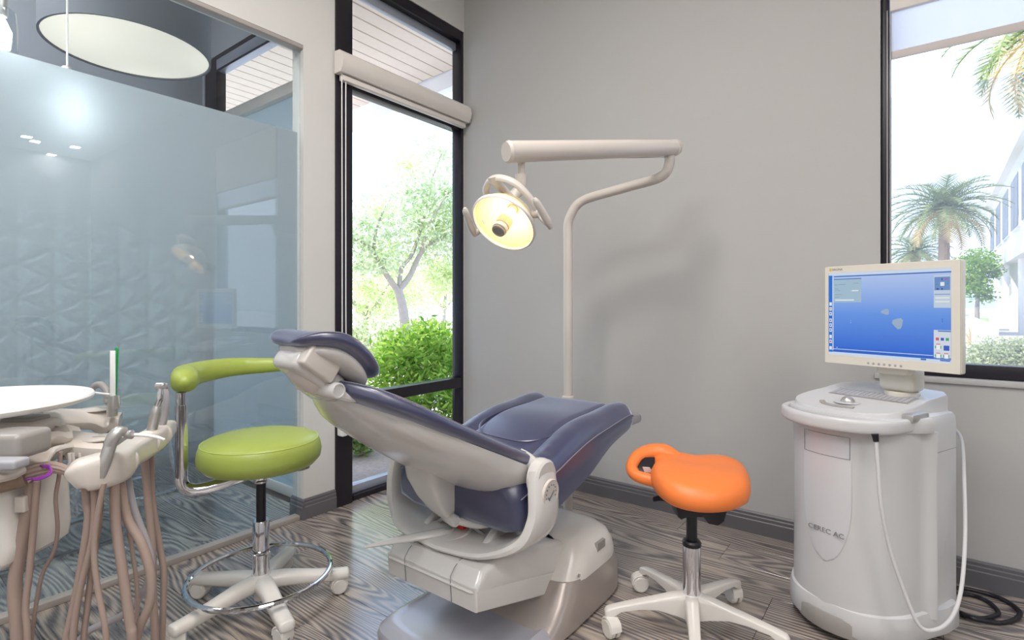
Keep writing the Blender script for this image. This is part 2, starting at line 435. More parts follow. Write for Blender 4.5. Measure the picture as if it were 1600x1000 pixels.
def wall_with_hole(name, axis, pos0, pos1, a0, a1, z0, z1, holes, mat):
    """wall slab with rectangular holes: axis 'x' runs along X between y=pos0..pos1"""
    bm = B()
    holes = sorted(holes)
    def put(s0, s1, q0, q1):
        if s1 - s0 < 1e-4 or q1 - q0 < 1e-4: return
        if axis == 'x': box(bm, (s0, pos0, q0), (s1, pos1, q1))
        else: box(bm, (pos0, s0, q0), (pos1, s1, q1))
    cur = a0
    for h0, h1, q0, q1 in holes:
        put(cur, h0, z0, z1); put(h0, h1, z0, q0); put(h0, h1, q1, z1); cur = h1
    put(cur, a1, z0, z1)
    return struct(name, bm, mat)
# back wall with the right-hand window
WX0, WX1, WZ0, WZ1 = 2.378, 3.70, 0.805, 2.85
wall_with_hole('wall_back', 'x', YB, 0.14, 0.0, 8.0, 0.0, H, [(WX0, WX1, WZ0, WZ1)], M['wall'])
# left wall: tall window next the corner, a narrow pier, a glazed partition
CY0, CY1 = -1.228, -1.042
wall_with_hole('wall_left', 'y', -0.10, 0.0, -5.5, YB, 0.0, H, [(-3.9, CY0, 0.0, 2.425), (CY1, YB - 0.001, 0.0, 2.985)], M['wall_light'])
wall_with_hole('wall_right', 'y', 8.0, 8.1, -5.5, YB, 0.0, H, [], M['wall_light'])
wall_with_hole('wall_front', 'x', -5.6, -5.5, -1.53, 8.1, 0.0, H, [], M['wall_light'])
struct('ceiling', B1((-1.62, -5.6, H), (8.1, 0.14, H + 0.12)), M['ceiling'])
# neighbouring room
wall_with_hole('wall_far', 'y', -1.62, -1.53, -5.5, -1.0, 0.0, H, [], M['neighbour_wall'])
wall_with_hole('wall_outer', 'x', -1.07, -1.0, -1.53, -0.10, 0.0, H, [(-1.50, -0.13, 0.06, 2.80)], M['neighbour_wall'])

def moulding(name, p0, p1, nrm, h=0.102, parent=None):
    """baseboard with a stepped top run along p0-p1, sticking out along nrm"""
    n = Vector(nrm); p0 = Vector(p0); p1 = Vector(p1); u = (p1 - p0).normalized()
    prof = [(0, 0), (0.017, 0), (0.017, 0.062), (0.0135, 0.066), (0.0135, 0.080), (0.010, 0.084), (0.010, 0.095), (0.004, 0.102), (0, 0.102)]
    bm = B(); rings = []
    for p in (p0, p1): rings.append([p + n * a + Vector((0, 0, q * h / 0.102)) for a, q in prof])
    loft(bm, rings); return struct(name, bm, M['base'], parent, 20)
moulding('baseboard_back', (0.0, YB, 0), (7.99, YB, 0), (0, -1, 0))
moulding('baseboard_left', (0.0, CY0 - 0.0, 0), (0.0, CY1, 0), (1, 0, 0))
moulding('baseboard_pier_side', (-0.1, CY0, 0), (0.017, CY0, 0), (0, -1, 0))
moulding('baseboard_far', (-1.53, -5.4, 0), (-1.53, -1.07, 0), (1, 0, 0), 0.14)

# window 1: tall narrow window in the left wall
w1 = bpy.data.objects.new('window_1', None); COL.objects.link(w1); w1.location = (-0.05, -0.53, 0); tag(w1, kind='structure')
fx0, fx1 = -0.085, -0.004
obj('mullion', B1((fx0, CY1, 0.0), (0.012, CY1 + 0.105, 2.985), 0.003), M['black_al'], w1)
obj('mullion', B1((fx0, CY1 + 0.105, 0.0), (fx1 - 0.01, CY1 + 0.122, 2.985), 0.002), M['black_al'], w1)
obj('mullion', B1((fx0, YB - 0.030, 0.0), (fx1, YB - 0.002, 2.985), 0.003), M['black_al'], w1)
obj('bottom_rail', B1((fx0, CY1 + 0.122, 0.0), (fx1, YB - 0.030, 0.03), 0.003), M['black_al'], w1)
obj('sill_strip', B1((fx0, CY1 + 0.122, 0.03), (fx1 - 0.03, YB - 0.030, 0.075), 0.003), M['grey_al'], w1)
obj('transom', B1((fx0, CY1 + 0.122, 0.525), (fx1, YB - 0.030, 0.592), 0.003), M['black_al'], w1)
obj('transom', B1((fx0, CY1 + 0.122, 2.30), (fx1 - 0.01, YB - 0.030, 2.35), 0.003), M['black_al'], w1)
obj('head_rail', B1((fx0, CY1 + 0.122, 2.915), (fx1, YB - 0.030, 2.984), 0.003), M['black_al'], w1)
obj('head_strip', B1((fx0, CY1 + 0.122, 2.862), (fx1 - 0.045, YB - 0.030, 2.915), 0.003), M['grey_al'], w1)
for q0, q1 in ((0.075, 0.525), (0.592, 2.30), (2.35, 2.862)):
    obj('pane', B1((-0.058, CY1 + 0.122, q0), (-0.052, YB - 0.030, q1)), M['glass'], w1)

# window 2: wide window in the back wall
w2 = bpy.data.objects.new('window_2', None); COL.objects.link(w2); w2.location = (3.0, 0.05, WZ0); tag(w2, kind='structure')
wy0, wy1 = 0.02, 0.09
obj('jamb', B1((WX0, wy0, WZ0), (WX0 + 0.032, wy1, WZ1), 0.003), M['black_al'], w2)
obj('jamb', B1((WX1 - 0.05, wy0, WZ0), (WX1, wy1, WZ1), 0.003), M['black_al'], w2)
obj('bottom_rail', B1((WX0 + 0.032, wy0, WZ0), (WX1 - 0.05, wy1, WZ0 + 0.055), 0.003), M['black_al'], w2)
obj('head_rail', B1((WX0 + 0.032, wy0, WZ1 - 0.05), (WX1 - 0.05, wy1, WZ1), 0.003), M['black_al'], w2)
obj('pane', B1((WX0 + 0.032, 0.052, WZ0 + 0.055), (WX1 - 0.05, 0.058, WZ1 - 0.05)), M['glass'], w2)
obj('sill', B1((WX0 - 0.02, YB - 0.012, WZ0 - 0.022), (WX1 + 0.02, wy0, WZ0 - 0.0005), 0.003), M['wall'], w2)

# window 3: clerestory of the next room with its shade drawn below
w3 = bpy.data.objects.new('window_3', None); COL.objects.link(w3); w3.location = (-0.8, -1.03, 0.0); tag(w3, kind='structure')
obj('mullion', B1((-1.50, -1.065, 0.06), (-1.33, -1.0, 2.80), 0.003), M['black_al'], w3)
obj('mullion', B1((-0.17, -1.065, 0.06), (-0.13, -1.0, 2.80), 0.003), M['black_al'], w3)
obj('head_rail', B1((-1.33, -1.065, 2.70), (-0.17, -1.0, 2.80), 0.003), M['grey_al'], w3)
obj('head_strip', B1((-1.33, -1.068, 2.775), (-0.17, -1.0655, 2.80)), M['black_al'], w3)
obj('head_strip', B1((-1.33, -1.068, 2.69), (-0.17, -1.0655, 2.705)), M['black_al'], w3)
obj('pane', B1((-1.33, -1.03, 0.06), (-0.17, -1.024, 2.70)), M['glass'], w3)
t = thing('roller_blind', 'white roller shade drawn down over the window behind the frosted glass', 'shade', (-0.75, -1.10, 0.02))
obj('fabric', B1((-1.30, -1.094, 0.06), (-0.14, -1.092, 2.28)), translucent('pale_blue_shade_fabric', srgb(214, 226, 232), 0.03, 0.5), t, 0)
obj('bottom_bar', B1((-1.30, -1.105, 0.001), (-0.12, -1.082, 0.06), 0.004), M['blind'], t)
obj('cassette', B1((-1.30, -1.13, 2.28), (-0.12, -1.075, 2.35), 0.01), M['blind'], t)

# glazed partition
gp = bpy.data.objects.new('wall_glass', None); COL.objects.link(gp); gp.location = (-0.03, -2.5, 0); tag(gp, kind='structure')
obj('glass_pane', B1((-0.035, -3.9, 0.022), (-0.025, CY0 - 0.001, 2.41)), M['pglass'], gp)
obj('frosted_film', B1((-0.0375, -3.9, 0.03), (-0.0366, CY0 - 0.012, 1.982)), M['film'], gp, 0)
obj('floor_channel', B1((-0.045, -3.9, 0.0), (0.0, CY0 - 0.018, 0.024), 0.002), M['channel'], gp)
obj('head_channel', B1((-0.05, -3.9, 2.405), (0.0, CY0 - 0.001, 2.4245), 0.002), M['channel'], gp)

# relief tiles on the far wall of the next room: triangles with a raised off-centre ridge
S = 0.185; HH = S * math.sqrt(3) / 2
def tri_mesh(sign):
    bm = B(); g = 0.007
    p = [V(0, -sign * HH / 3 + 0, -S / 2 + g), V(0, -sign * HH / 3, S / 2 - g), V(0, sign * (HH * 2 / 3 - g * 1.6), 0)]
    p[0].y += sign * g; p[1].y += sign * g
    base = [bm.verts.new(q) for q in p]
    top = [bm.verts.new(q * 0.93 + V(0.006, 0, 0)) for q in p]
    apex = bm.verts.new(V(0.045, sign * 0.015, 0.02))
    for i in range(3):
        j = (i + 1) % 3
        bm.faces.new((base[i], base[j], top[j], top[i])); bm.faces.new((top[i], top[j], apex))
    bmesh.ops.recalc_face_normals(bm, faces=bm.faces)
    me = bpy.data.meshes.new('relief_tile'); bm.to_mesh(me); bm.free(); me.materials.append(M['relief']); return me
tm = {1: tri_mesh(1), -1: tri_mesh(-1)}
wf = bpy.data.objects['wall_far']
cnt = 0
for c in range(13):
    yc = -1.09 - HH * (c + 0.5)
    for r in range(22):
        zc = 0.22 + r * S / 2
        sgn = 1 if (r + c) % 2 == 0 else -1
        if cnt >= 296: break
        o = bpy.data.objects.new('relief_tile', tm[sgn]); COL.objects.link(o); o.parent = wf
        o.location = (-1.53, yc - sgn * HH / 6, zc); cnt += 1

# drum lamp, pendants, sled chairs in the next room
t = thing('drum_lamp', 'wide grey drum ceiling lamp with glowing cream diffuser behind the glass', 'lamp', (-0.72, -1.757, 2.4))
b = B(); lathe(b, [(0.352, 0), (0.362, 0.0), (0.362, 0.46), (0.352, 0.46)], 56, Matrix.Translation((-0.72, -1.757, 2.4)), cap=False)
b2 = b; obj('shade', b, pbr('grey_drum_fabric', srgb(120, 124, 132), 0.8), t)
b = B(); lathe(b, [(0.001, 0.012), (0.20, 0.010), (0.351, 0.008), (0.351, 0.016), (0.001, 0.02)], 56, Matrix.Translation((-0.72, -1.757, 2.4)))
mm = bpy.data.materials.new('glowing_diffuser'); tt, bb = nodes_of(mm)
inp(bb, 'Base Color', (0.75, 0.72, 0.65, 1)); inp(bb, 'Roughness', 0.6)
tc = tt.nodes.new('ShaderNodeTexCoord'); nz = tt.nodes.new('ShaderNodeTexNoise'); nz.inputs['Scale'].default_value = 2.2; nz.inputs['Detail'].default_value = 0
tt.links.new(tc.outputs['Object'], nz.inputs['Vector'])
mrn = tt.nodes.new('ShaderNodeMapRange'); mrn.inputs['To Min'].default_value = 0.35; mrn.inputs['To Max'].default_value = 0.85
tt.links.new(nz.outputs['Fac'], mrn.inputs['Value']); tt.links.new(mrn.outputs[0], bb.inputs['Emission Strength'])
inp(bb, 'Emission Color', (1.0, 0.93, 0.78, 1))
obj('diffuser', b, mm, t)
b = B(); lathe(b, [(0.03, 2.86), (0.03, H - 0.001)], 12, Matrix.Translation((-0.72, -1.757, 0))); obj('stem', b, M['grey'], t)
b = B()
for a in range(3): tube(b, [(-0.72, -1.757, 2.85), (-0.72 + 0.355 * math.cos(a * 2.094), -1.757 + 0.355 * math.sin(a * 2.094), 2.85)], 0.006, 6, 1)
obj('spider', b, M['grey'], t)

def pendant(px, wz, zb, label):
    p = at(px, 475, wz); p.z = zb
    t = thing('pendant_lamp', label, 'lamp', p, 'glass pendant lamps beyond the partition')
    b = B(); tube(b, [(p.x, p.y, zb + 0.17), (p.x, p.y, H - 0.001)], 0.0035, 6, 1); obj('cord', b, M['paper'], t)
    b = B(); lathe(b, [(0.012, 0.17), (0.018, 0.165), (0.02, 0.11), (0.016, 0.10)], 14, Matrix.Translation(p)); obj('socket', b, M['steel'], t)
    b = B(); lathe(b, [(0.02, 0.135), (0.04, 0.12), (0.045, 0.06), (0.045, -0.02)], 24, Matrix.Translation(p), cap=False)
    obj('glass_shade', b, glass_mat('clear_pendant_glass', (0.92, 0.95, 0.96), 0.1), t)
    b = B(); lathe(b, [(0.006, 0.10), (0.014, 0.085), (0.030, 0.045), (0.026, 0.012), (0.008, -0.004)], 16, Matrix.Translation(p))
    obj('bulb', b, pbr('lit_bulb', (1, 1, 1), 0.3, emit=(1.0, 0.98, 0.95), es=18.0), t)
    l = bpy.data.lights.new('pendant_glow', 'POINT'); l.energy = 1.3; l.shadow_soft_size = 0.03; l.color = (1.0, 0.98, 0.95)
    lo = bpy.data.objects.new('pendant_glow', l); COL.objects.link(lo); lo.location = (p.x, p.y, zb - 0.04)
pendant(105, 2.065, 1.85, 'clear glass pendant lamp glowing through the frosted film, right one on white cord')
pendant(2, 1.925, 2.04, 'clear glass pendant lamp left of the drum lamp, at the photo edge')

def sled_chair(ox, oy, rz, label):
    t = thing('sled_chair', label, 'chair', (ox, oy, 0), 'sled base chairs beyond the glass')
    R = Matrix.Translation((ox, oy, 0)) @ Matrix.Rotation(rz, 4, 'Z')
    for s in (-1, 1):
        b = B(); tube(b, [R @ V(s * .20, -.20, .45), R @ V(s * .205, -.22, .20), R @ V(s * .207, -.23, .04), R @ V(s * .207, -.18, .013), R @ V(s * .207, .0, .012), R @ V(s * .207, .20, .012), R @ V(s * .207, .25, .04), R @ V(s * .205, .22, .2), R @ V(s * .20, .19, .45)], 0.011, 8, 5)
        obj('leg', b, M['chrome'], t)
    b = B(); box(b, (-.20, -.20, .45), (.20, .20, .485), 0.015, 3, R); obj('seat', b, pbr('pale_seat_shell', srgb(176, 186, 190), 0.5), t)
    b = B(); box(b, (-.19, .19, .50), (.19, .212, .72), 0.012, 3, R); obj('backrest', b, bpy.data.materials['pale_seat_shell'], t)
    b = B(); tube(b, [R @ V(-.195, -.19, .44), R @ V(.195, -.19, .44)], 0.009, 8, 1); obj('stretcher', b, M['chrome'], t)
sled_chair(-1.165, -1.70, .03, 'chrome sled base chair behind the glass near the relief wall')
sled_chair(-0.66, -2.12, .05, 'chrome sled base chair close behind the glass, at the left photo edge')

# roller blind cassette on the left window
t = thing('roller_blind', 'white rolled up blind cassette across the tall corner window with bead cord', 'blind', (0.05, -0.55, 2.33))
prof = [(0.014, 2.335), (0.014, 2.455), (0.060, 2.452), (0.088, 2.43), (0.095, 2.395), (0.088, 2.36), (0.07, 2.335)]
b = B(); loft(b, [[V(px_, yy, zz) for px_, zz in prof] for yy in (-1.055, -0.035)]); obj('cassette', b, M['blind'], t, 30)
b = B(); box(b, (0.02, -1.03, 2.30), (0.055, -0.05, 2.332), 0.006, 2); obj('hem_bar', b, M['blind'], t)
b = B(); lathe(b, [(0.012, 0), (0.012, .02)], 12, frame_at((0.06, -0.035, 2.35), (0, 1, 0))); obj('end_pin', b, M['steel'], t)
b = B(); tube(b, [(0.045, -1.03, 2.335), (0.045, -1.028, 1.5), (0.048, -1.03, 0.80), (0.052, -1.036, 0.64), (0.055, -1.022, 0.46)], 0.0032, 6, 6)
obj('bead_cord', b, M['paper'], t)
b = B(); tube(b, [(0.045, -1.005, 2.335), (0.045, -1.005, 1.5), (0.048, -1.002, 0.80), (0.052, -0.968, 0.64), (0.058, -0.985, 0.53), (0.055, -1.018, 0.46)], 0.0032, 6, 6)
obj('bead_cord', b, M['paper'], t)
b = B(); box(b, (0.014, -1.04, 0.39), (0.062, -1.002, 0.462), 0.008, 2); obj('tension_clip', b, M['paper'], t)

# roller shade on the right window
t = thing('roller_blind', 'white roller shade partly lowered at the top of the right hand window', 'shade', (3.0, 0.0, 2.15))
b = B(); box(b, (WX0 + 0.034, -0.012, 2.33), (WX1 - 0.04, 0.015, 2.84), 0.004, 2); obj('cassette', b, M['blind'], t)
b = B(); box(b, (WX0 + 0.036, 0.006, 2.165), (WX1 - 0.045, 0.0072, 2.335)); obj('fabric', b, M['fabric'], t, 0)
b = B(); box(b, (WX0 + 0.036, 0.002, 2.132), (WX1 - 0.045, 0.011, 2.166), 0.003, 2); obj('hem_bar', b, M['hem'], t)
for dx in (0.006, 0.018):
    b = B(); tube(b, [(WX0 + dx + .018, -0.004, 2.34), (WX0 + dx + .018, -0.004, 1.3), (WX0 + dx + .018, -0.004, 0.84)], 0.0025, 6, 2); obj('bead_chain', b, M['grey'], t)
t = thing('screen_mesh', 'fine grey insect screen sheet over the lower right hand window', 'screen', (3.0, 0.04, 0.9))
obj('mesh_sheet', B1((WX0 + 0.033, 0.0440, WZ0 + 0.056), (WX1 - 0.051, 0.0445, 1.985)), M['mesh'], t, 0)

# ------------------------------------------------------------------ dental chair
XC = 1.30
dc = thing('dental_chair', 'reclined navy dental patient chair with grey white shell on a metal base', 'chair', (XC, -1.3, 0))
def spine(pts, m):
    """resample a polyline of tuples smoothly into m stations"""
    n = len(pts[0]); P = [list(p) for p in pts]; out = []
    for i in range(m):
        t = i * (len(P) - 1) / (m - 1); k = min(int(t), len(P) - 2); f = t - k
        p0 = P[max(k - 1, 0)]; p1 = P[k]; p2 = P[k + 1]; p3 = P[min(k + 2, len(P) - 1)]
        out.append([0.5 * (2 * p1[j] + (p2[j] - p0[j]) * f + (2 * p0[j] - 5 * p1[j] + 4 * p2[j] - p3[j]) * f * f + (3 * p1[j] - p0[j] - 3 * p2[j] + p3[j]) * f ** 3) for j in range(n)])
    return out
NB = Vector((0, 0.435, 0.90)).normalized()        # out of the backrest's front
# base plate: broad silver foot
out = smooth_outline([(-.25, -.30), (-.15, -.345), (.0, -.355), (.15, -.345), (.25, -.30), (.262, -.10), (.262, .15), (.262, .40), (.22, .47), (0, .485), (-.22, .47), (-.262, .40), (-.262, .15), (-.262, -.10)], 4)
b = B(); rings = []
for z, s in ((0.0, .99), (0.012, 1.0), (0.03, .985), (0.045, .93), (0.052, .86), (0.047, .80)):
    rings.append([V(XC + .01 + p[0] * (s if abs(p[0]) > 1e-6 else 1), -1.30 + p[1] * s, z) for p in out])
loft(b, rings); obj('base_plate', b, M['silver'], dc)
# rear pedestal skirt flaring forward along both edges
b = B(); rings = []
for z, x0, x1, y0, y1 in ((0.01, 1.040, 1.590, -1.40, -.800), (0.03, 1.040, 1.590, -1.375, -.800), (0.06, 1.042, 1.588, -1.325, -.803), (0.10, 1.043, 1.585, -1.275, -.808), (0.150, 1.045, 1.575, -1.225, -.825)):
    ring = []
    for k in range(40):
        a = 2 * PI * k / 40; c, s = math.cos(a), math.sin(a)
        ring.append(V((x0 + x1) / 2 + (x1 - x0) / 2 * math.copysign(abs(c) ** .28, c), (y0 + y1) / 2 + (y1 - y0) / 2 * math.copysign(abs(s) ** .42, s), z))
    rings.append(ring)
loft(b, rings); obj('pedestal_skirt', b, M['taupe'], dc)
# white hood over the pedestal
b = B(); rings = []
for z, x0, x1, y0, y1 in ((0.140, 1.040, 1.578, -1.228, -.823), (0.165, 1.042, 1.577, -1.205, -.825), (0.20, 1.05, 1.570, -1.175, -.835), (0.235, 1.065, 1.553, -1.150, -.855), (0.258, 1.09, 1.525, -1.135, -.885), (0.272, 1.13, 1.485, -1.118, -.93), (0.275, 1.18, 1.43, -1.10, -.97)):
    ring = []
    for k in range(40):
        a = 2 * PI * k / 40; c, s = math.cos(a), math.sin(a)
        ring.append(V((x0 + x1) / 2 + (x1 - x0) / 2 * math.copysign(abs(c) ** .32, c), (y0 + y1) / 2 + (y1 - y0) / 2 * math.copysign(abs(s) ** .45, s), z))
    rings.append(ring)
loft(b, rings); hood = obj('pedestal_hood', b, M['white'], dc)
b = B(); box(b, (1.560, -1.02, 0.195), (1.5725, -0.96, 0.225), 0.001, 1); obj('name_plate', b, M['grey'], hood, 20)
b = B(); lathe(b, [(0.006, 0), (0.006, .004), (.003, .006)], 10, frame_at((1.576, -1.165, 0.17), (1, 0, 0))); obj('screw', b, M['steel'], hood)
# slot between hood and arm cover, its dark gap put in as a black strip
b = B(); tube(b, [(1.13, -1.145, 0.266), (1.30, -1.128, 0.279), (1.44, -1.145, 0.262), (1.49, -1.165, 0.240)], 0.007, 8, 6); obj('slot_shade_strip', b, M['black'], dc)
# lift arm cover: upper and lower halves, drooping to the rear
ax0, ax1 = 1.105, 1.495
def side_prism(nm, poly, x0, x1, mat, bev, parent=dc):
    bm = B(); prism(bm, poly, (x0, 0, 0), (0, 1, 0), (0, 0, 1), x1 - x0, bev); return obj(nm, bm, mat, parent)
side_prism('lift_cover_lower', [(-1.600, .212), (-1.606, .282), (-1.05, .132), (-1.0, .06), (-1.10, .068)], ax0, ax1, M['chairwhite'], .008)
side_prism('lift_cover_upper', [(-1.609, .268), (-1.575, .322), (-1.50, .333), (-1.30, .305), (-1.10, .245), (-.98, .20), (-.98, .12), (-1.05, .118)], ax0 - .003, ax1 + .003, M['chairwhite'], .022)
for xs in (1.195, 1.395):
    b = B(); tube(b, [(xs, -1.6015, .214), (xs, -1.607, .27), (xs, -1.606, .292), (xs, -1.588, .312), (xs, -1.565, .324), (xs, -1.51, .3335)], .0013, 5, 1); obj('cover_seam', b, M['ink'], dc)
b = B(); lathe(b, [(.085, 0), (.085, .02), (.078, .03)], 28, frame_at((1.26, -1.48, .328), (0, -.12, 1))); obj('swivel_collar', b, M['chairwhite'], dc)
b = B(); tube(b, [(1.30, -1.12, .03), (1.30, -1.30, .12)], .05, 10, 1); obj('lift_strut', b, M['black'], dc)
# yoke: U-shaped cradle across the chair
yk = [(1.005, -1.44, .615), (.985, -1.44, .52), (.982, -1.44, .44), (1.02, -1.44, .37), (1.11, -1.44, .343), (1.30, -1.44, .338), (1.46, -1.44, .348), (1.57, -1.435, .395), (1.607, -1.43, .47), (1.600, -1.42, .55), (1.592, -1.415, .60)]
b = B(); sweep(b, yk, [.035, .045, .055, .075, .12, .14, .12,   .08, .066, .062, .054], [.022, .022, .024, .022, .016, .015, .016, .022, .024, .024, .018], (0, 1, 0), 16, 5, 3.2)
yoke = obj('yoke', b, M['chairwhite'], dc)
b = B(); lathe(b, [(.056, -.02), (.058, -.005), (.055, .012), (.048, .018)], 28, frame_at((1.595, -1.415, .575), (1, 0, 0))); obj('pivot_cap', b, M['chairwhite'], dc)
em = frame_at((1.6275, -1.42, .535), (1, 0, -.04), (0, 1, 0)) @ Matrix.Scale(1.35, 4)
b = B(); lathe(b, [(.031, -.004), (.031, .001), (.0295, .0025), (.028, .001)], 32, em); emb = obj('emblem', b, M['beige'], dc)
b = B()
for k in range(9):
    a = PI * k / 8 * 1.25 - .4; lathe(b, [(.0016, .001), (.0016, .0026)], 8, em @ Matrix.Translation((.019 * math.cos(a), .019 * math.sin(a), 0)))
box(b, (-.0015, -.014, .001), (.0015, .012, .003), mat=em @ Matrix.Translation((.002, -.004, 0)) @ Matrix.Rotation(-.85, 4, 'Z'))
box(b, (-.0015, -.006, .001), (.0015, .004, .003), mat=em @ Matrix.Translation((-.009, -.010, 0)) @ Matrix.Rotation(.7, 4, 'Z'))
obj('emblem_mark', b, M['ink'], emb, 0)
b = B(); tube(b, [(1.575, -1.42, .60), (1.555, -1.435, .625), (1.53, -1.45, .64)], .022, 12, 4); obj('pivot_link', b, M['chairwhite'], dc)
b = B(); lathe(b, [(.05, 0), (.05, .03), (.042, .04)], 24, frame_at((1.24, -1.50, .295), (0, -.1, 1))); obj('swivel_boss', b, M['chairwhite'], dc)
b = B(); sweep(b, [(1.265, -1.50, .352), (1.23, -1.56, .352), (1.17, -1.64, .347), (1.125, -1.71, .342)], [.022, .02, .016, .006], [.014, .012, .009, .004], (1, -.6, 0), 14, 6); lathe(b, [(.02, -.02), (.02, .016), (.015, .02)], 18, frame_at((1.275, -1.49, .345), (0, 0, 1))); obj('swivel_lever', b, M['chairwhite'], dc)
for xx in (1.17, 1.43):
    b = B(); prism(b, [(-1.50, .30), (-1.40, .30), (-1.28, .44), (-1.31, .47), (-1.42, .40), (-1.49, .36)], (xx - .012, 0, 0), (0, 1, 0), (0, 0, 1), .024, .006); obj('tilt_bracket', b, M['chairwhite'], dc)
b = B(); tube(b, [(1.20, -1.46, .36), (1.27, -1.48, .40), (1.34, -1.46, .385), (1.40, -1.42, .33)], .007, 8, 6); obj('cable_loop', b, M['grey'], dc)
b = B(); box(b, (1.295, -1.475, .365), (1.325, -1.45, .385), .004, 2); obj('red_connector', b, M['red'], dc)
b = B(); box(b, (1.09, -1.47, .42), (1.50, -1.30, .50), .01, 2); obj('seat_pan', b, M['black'], dc)

# seat and legrest upholstery: one body lofted across, bolsters raised at both sides
top = [(-1.505, .548), (-1.44, .562), (-1.34, .577), (-1.27, .590), (-1.20, .610), (-1.066, .642), (-.889, .664), (-.73, .678), (-.692, .662)]
bot = [(-1.50, .425), (-1.46, .398), (-1.36, .400), (-1.28, .410), (-1.20, .430), (-1.06, .465), (-.90, .530), (-.74, .566), (-.690, .585)]
T = spine(top, 41); Bt = spine(bot, 41)
def seat_ring(i):
    yt, zt = T[i]; yb, zb = Bt[i]; f = i / 40.0
    hw = .262 if i > 3 else .235 + .009 * i
    if i > 37: hw -= .008 * (i - 37)
    ring = []
    nx = 44
    for k in range(nx + 1):
        u = -1 + 2 * k / nx; x = u * hw
        bol = 0.014 * math.exp(-((abs(u) - .80) / .13) ** 2)
        seam = -0.010 * math.exp(-((abs(u) - .60) / .035) ** 2)
        dome = 0.026 * (1 - u * u) * math.exp(-((yt + 1.06) / .20) ** 2)
        edge = -0.030 * max(0, (abs(u) - .90) / .10) ** 2
        pucker = 0.0016 * math.sin(yt * 150) * math.exp(-((abs(u) - .78) / .14) ** 2)
        endf = min(1, i / 4.0, (40 - i) / 3.0 + .2)
        ring.append(V(XC + x, yt, zt + (bol + seam + dome + pucker) * endf + edge))
    for k in range(1, 7):
        f2 = k / 7; bulge = 0.006 * math.sin(PI * f2)
        ring.append(V(XC + hw + bulge, yt + (yb - yt) * f2, (zt - .030) * (1 - f2) + (zb + .02) * f2))
    for k in range(9):
        u = 1 - 2 * k / 8; e2 = 0.02 * max(0, (abs(u) - .7) / .3) ** 2
        ring.append(V(XC + u * hw, yb, zb + e2))
    for k in range(6, 0, -1):
        f2 = k / 7; bulge = 0.006 * math.sin(PI * f2)
        ring.append(V(XC - hw - bulge, yt + (yb - yt) * f2, (zt - .030) * (1 - f2) + (zb + .02) * f2))
    return ring
b = B(); loft(b, [seat_ring(i) for i in range(41)])
seat = obj('seat_cushion', b, M['navy'], dc, 50)
for s in (-1, 1):
    b = B(); tube(b, [(XC + s * .2655, T[i][0] + .002, T[i][1] - .033) for i in range(2, 40, 2)], .0022, 6, 2); obj('piping', b, M['thread'], seat)
# seam that sweeps round at the knee end of the centre panel
b = B(); tube(b, [(XC - .157, -.76, .672), (XC - .158, -1.0, .664), (XC - .155, -1.16, .642), (XC - .10, -1.235, .622), (XC, -1.25, .618), (XC + .10, -1.235, .616), (XC + .155, -1.16, .627), (XC + .158, -1.0, .650), (XC + .157, -.76, .672)], .0035, 6, 6); obj('seam', b, M['navy'], seat)
b = B(); rings = []
for yy, zt, zb, hw in ((-.72, .668, .575, .256), (-.66, .655, .576, .254), (-.58, .634, .576, .248), (-.555, .624, .580, .24), (-.543, .612, .588, .225)):
    rings.append([V(XC + hw * math.copysign(abs(math.cos(a)) ** .3, math.cos(a)), yy, (zt + zb) / 2 + (zt - zb) / 2 * math.copysign(abs(math.sin(a)) ** .5, math.sin(a))) for a in [2 * PI * k / 28 for k in range(28)]])
loft(b, rings); obj('foot_cover', b, M['cover'], dc)

# backrest: moulded shell below, padded cushion above
shell = [(-1.965, .866, .06, .012), (-1.935, .853, .10, .024), (-1.89, .832, .155, .040), (-1.83, .800, .208, .056), (-1.70, .732, .252, .076), (-1.55, .661, .262, .098), (-1.43, .604, .264, .110), (-1.35, .566, .255, .090), (-1.31, .548, .225, .05)]
S2 = spine(shell, 33); rings = []
for y, z, hw, d in S2:
    ring = []
    for k in range(25):
        a = PI * k / 24; c, s = math.cos(a), math.sin(a)
        ring.append(V(XC + hw * math.copysign(abs(c) ** .62, c), y, z) - NB * d * abs(s) ** .85)
    for k in range(1, 8):
        u = -1 + 2 * k / 8; ring.append(V(XC + u * hw, y, z) + NB * .004)
    rings.append(ring)
b = B(); loft(b, rings); bs = obj('back_shell', b, M['chairwhite'], dc, 50)
b = B(); box(b, (XC - .09, -1.66, .0), (XC + .09, -1.655, .001))
b.free()
pad = [(-1.985, .908, .06, .010), (-1.972, .902, .10, .020), (-1.94, .886, .160, .026), (-1.90, .864, .200, .028), (-1.84, .830, .236, .028), (-1.74, .775, .262, .028), (-1.55, .682, .270, .029), (-1.42, .622, .270, .031), (-1.33, .581, .262, .034), (-1.27, .560, .245, .030), (-1.245, .550, .215, .014)]
S3 = spine(pad, 45); rings = []
for y, z, hw, th in S3:
    ring = []
    for k in range(40):
        a = 2 * PI * k / 40; c, s = math.cos(a), math.sin(a)
        xx = hw * math.copysign(abs(c) ** .45, c); u = xx / hw
        hgt = th * math.copysign(abs(s) ** (.8 if s > 0 else .5), s)
        dip = -.016 * (1 - u * u) if s > 0 else 0.0
        ring.append(V(XC + xx, y, z) + NB * (hgt + dip))
    rings.append(ring)
b = B(); loft(b, rings); bc = obj('back_cushion', b, M['navy'], dc, 60)
for s in (-1, 1):
    b = B(); tube(b, [V(XC + s * q[2] * .937, q[0], q[1]) + NB * (q[3] * .574 - .0015) for q in S3[3:42:2]], .0018, 6, 2); obj('stitching', b, M['thread'], bc)
